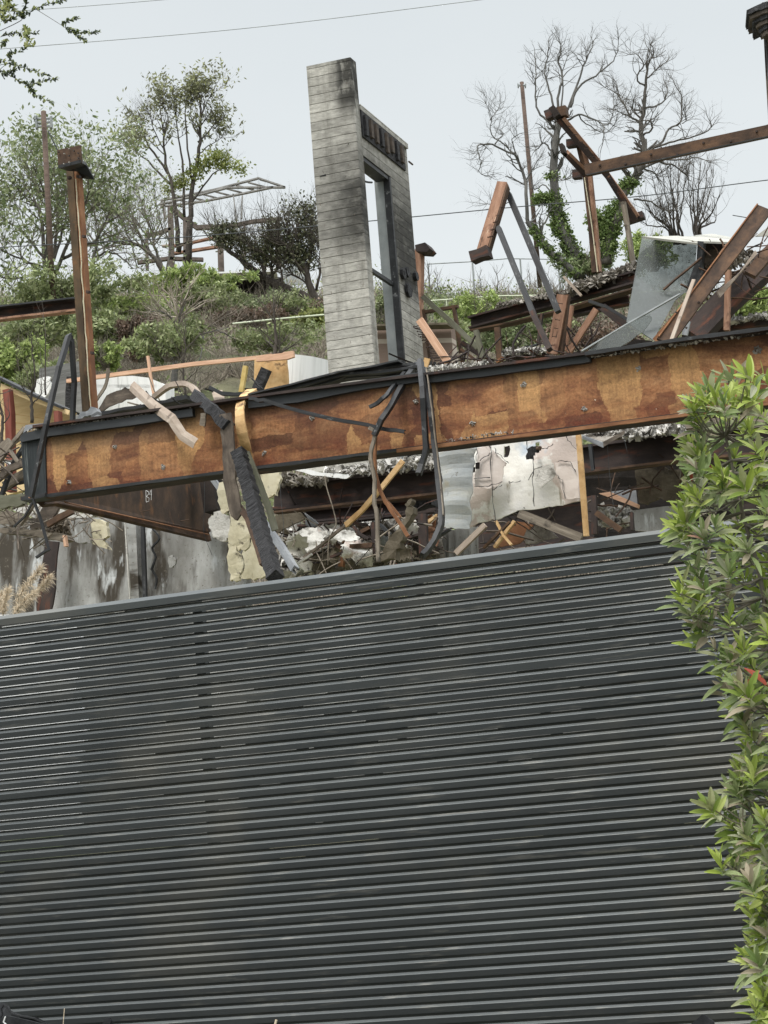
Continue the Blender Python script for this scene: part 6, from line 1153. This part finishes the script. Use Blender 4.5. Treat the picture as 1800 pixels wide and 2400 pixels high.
def near_branch():
    rr = random.Random(5); Y = 12.; root = empty('overhanging_tree', at(-420, 1500, Y) * Vector((1, 1, 0)) if 0 else Vector((at(-420, 900, Y).x, Y, 0))); T(root, 'small-leaved twigs of a nearby tree reaching in at the top left corner', 'tree')
    st = MB(); lf = MB(); lg = MB(); tx = at(-420, 200, Y); st.tube(catmull([Vector((tx.x, Y, 0)), Vector((tx.x + .05, Y, 2)), at(-420, 300, Y), at(-400, -300, Y)], 5), [.09, .09, .085, .08, .08, .075, .07, .07, .065, .06, .055, .05, .05, .045, .04, .03], 8)
    L = [('O -410 250 A 0 200 150 110 235 55 330 20 420 0 500 -30', 2.2, 1.2, .3), ('A 225 55 330 120 440 190 480 215 550 262', 1.6, .8, .45), ('A 430 185 500 205 560 215 632 210', 1.2, .6, .1), ('A 400 150 440 140 500 120', 1, .5, 0), ('O -410 260 A -100 420 0 400 100 425 190 450 305 490', 1.6, .8, .35), ('O -410 300 A -60 440 0 460 100 510 180 560 240 620 335 668', 1.8, .7, .3),
         ('A 150 545 220 540 300 525 362 512', 1.1, .5, .1), ('O -400 120 A 0 70 40 30 90 -20', 2, 1, .0), ('A 0 240 60 225 130 215 240 215', 1.2, .6, .1), ('A 130 115 160 60 170 0', 1.1, .6, .1), ('A 40 25 100 75 150 110', 1, .7, .0), ('A 0 100 50 130 100 120', 1, .6, 0), ('A 40 250 20 290', .8, .5, 0), ('A 100 425 60 370 75 345 160 320 180 230 165 180', 1, .5, 0), ('A 20 500 60 470 95 460', 1, .5, 0), ('A -20 20 30 60 60 0', 1.2, .8, 0), ('A 180 560 215 600', .9, .5, 0)]
    for s, a, b_, t0 in L:
        p = catmull(P(s, Y), 6); k = len(p); st.tube(p, [(a + (b_ - a) * i / (k - 1)) / F * Y / 1.9 for i in range(k)], 5)
        for i in range(int(k * t0), k):
            q = p[i]
            if CAM.x and 0: continue
            for _ in range(3 if i < k - 3 else 4):
                tg = (p[min(i + 1, k - 1)] - p[max(i - 1, 0)]).normalized(); d = (tg * .8 + Vector((rr.uniform(-1, 1), rr.uniform(-.8, .4), rr.uniform(-1, 1)))).normalized()
                leafblade(lf if rr.random() < .8 else lg, q, d, rr.uniform(.018, .030), rr.uniform(.006, .0095), rr, 0)
    for x, y in pix('A 20 20 40 60 30 100 60 30 10 70 50 90 20 130 170 190 180 230 165 250 185 280 150 220 200 290 160 210'):
        for _ in range(9): leafblade(lg, at(x + rr.uniform(-9, 9), y + rr.uniform(-9, 9), Y + rr.uniform(-.1, .1)), Vector((rr.uniform(-1, 1), rr.uniform(-1, .3), rr.uniform(-1, 1))).normalized(), .032, .008, rr, 0)
    st.build('twigs', 'bark', parent=root); lf.build('leaves', 'lf_small', parent=root); lg.build('green_leaves', 'lf_yel', parent=root)
near_branch()
# ================================================================ BOTTOM EDGE
def cloth(label, s, Y, seed):
    o = poly('black_cloth', s, Y, .02, 'fabric', rag=.003, seed=seed); T(o, label, 'cloth'); return o
c_ = cloth('black folded cloth heap with frayed tip at the lower left corner', 'N -60 600 15 600 35 612 50 640 110 665 190 675 260 715 290 760 -60 760', [12.3, 12.3, 12.3, 12.2, 12.1, 12.1, 12.2, 12.2, 12.2], 1)
poly('front_fold', 'N -60 700 40 665 150 690 250 715 290 790 -60 790', 12.0, .02, 'fabric', parent=c_)
sweep('hem', 'N 35 612 60 650 120 668 190 680 270 716', 11.95, 3, .01, 'black', parent=c_); sweep('frayed_tip', 'N 40 625 22 605 8 625 14 660 0 680', 12.1, 2, .01, 'fabric', parent=c_); sweep('white_cord', 'N 30 670 20 700 40 720', 11.9, 2, .01, 'white', parent=c_)
cloth('small black curled cloth fold at the bottom left of the fence', 'N 560 740 575 690 590 676 608 678 615 700 600 760', 12.2, 2)
cloth('black cloth peak at the bottom right of the fence', 'O 1600 2420 1625 2395 1645 2378 1650 2378 1672 2395 1682 2420', 12.2, 3)
bar('grass_stalk', 'thin pale dry stalk standing before the lower left of the fence', 'stalk', 'N 350 760 352 700 358 625', 12.2, 2, .006, 'plume', prof='T'); bar('grass_stalk', 'stubby cream stalk tip at the bottom left centre', 'stalk', 'N 1528 720 1535 688', 12.2, 6, .01, 'plume', prof='T')
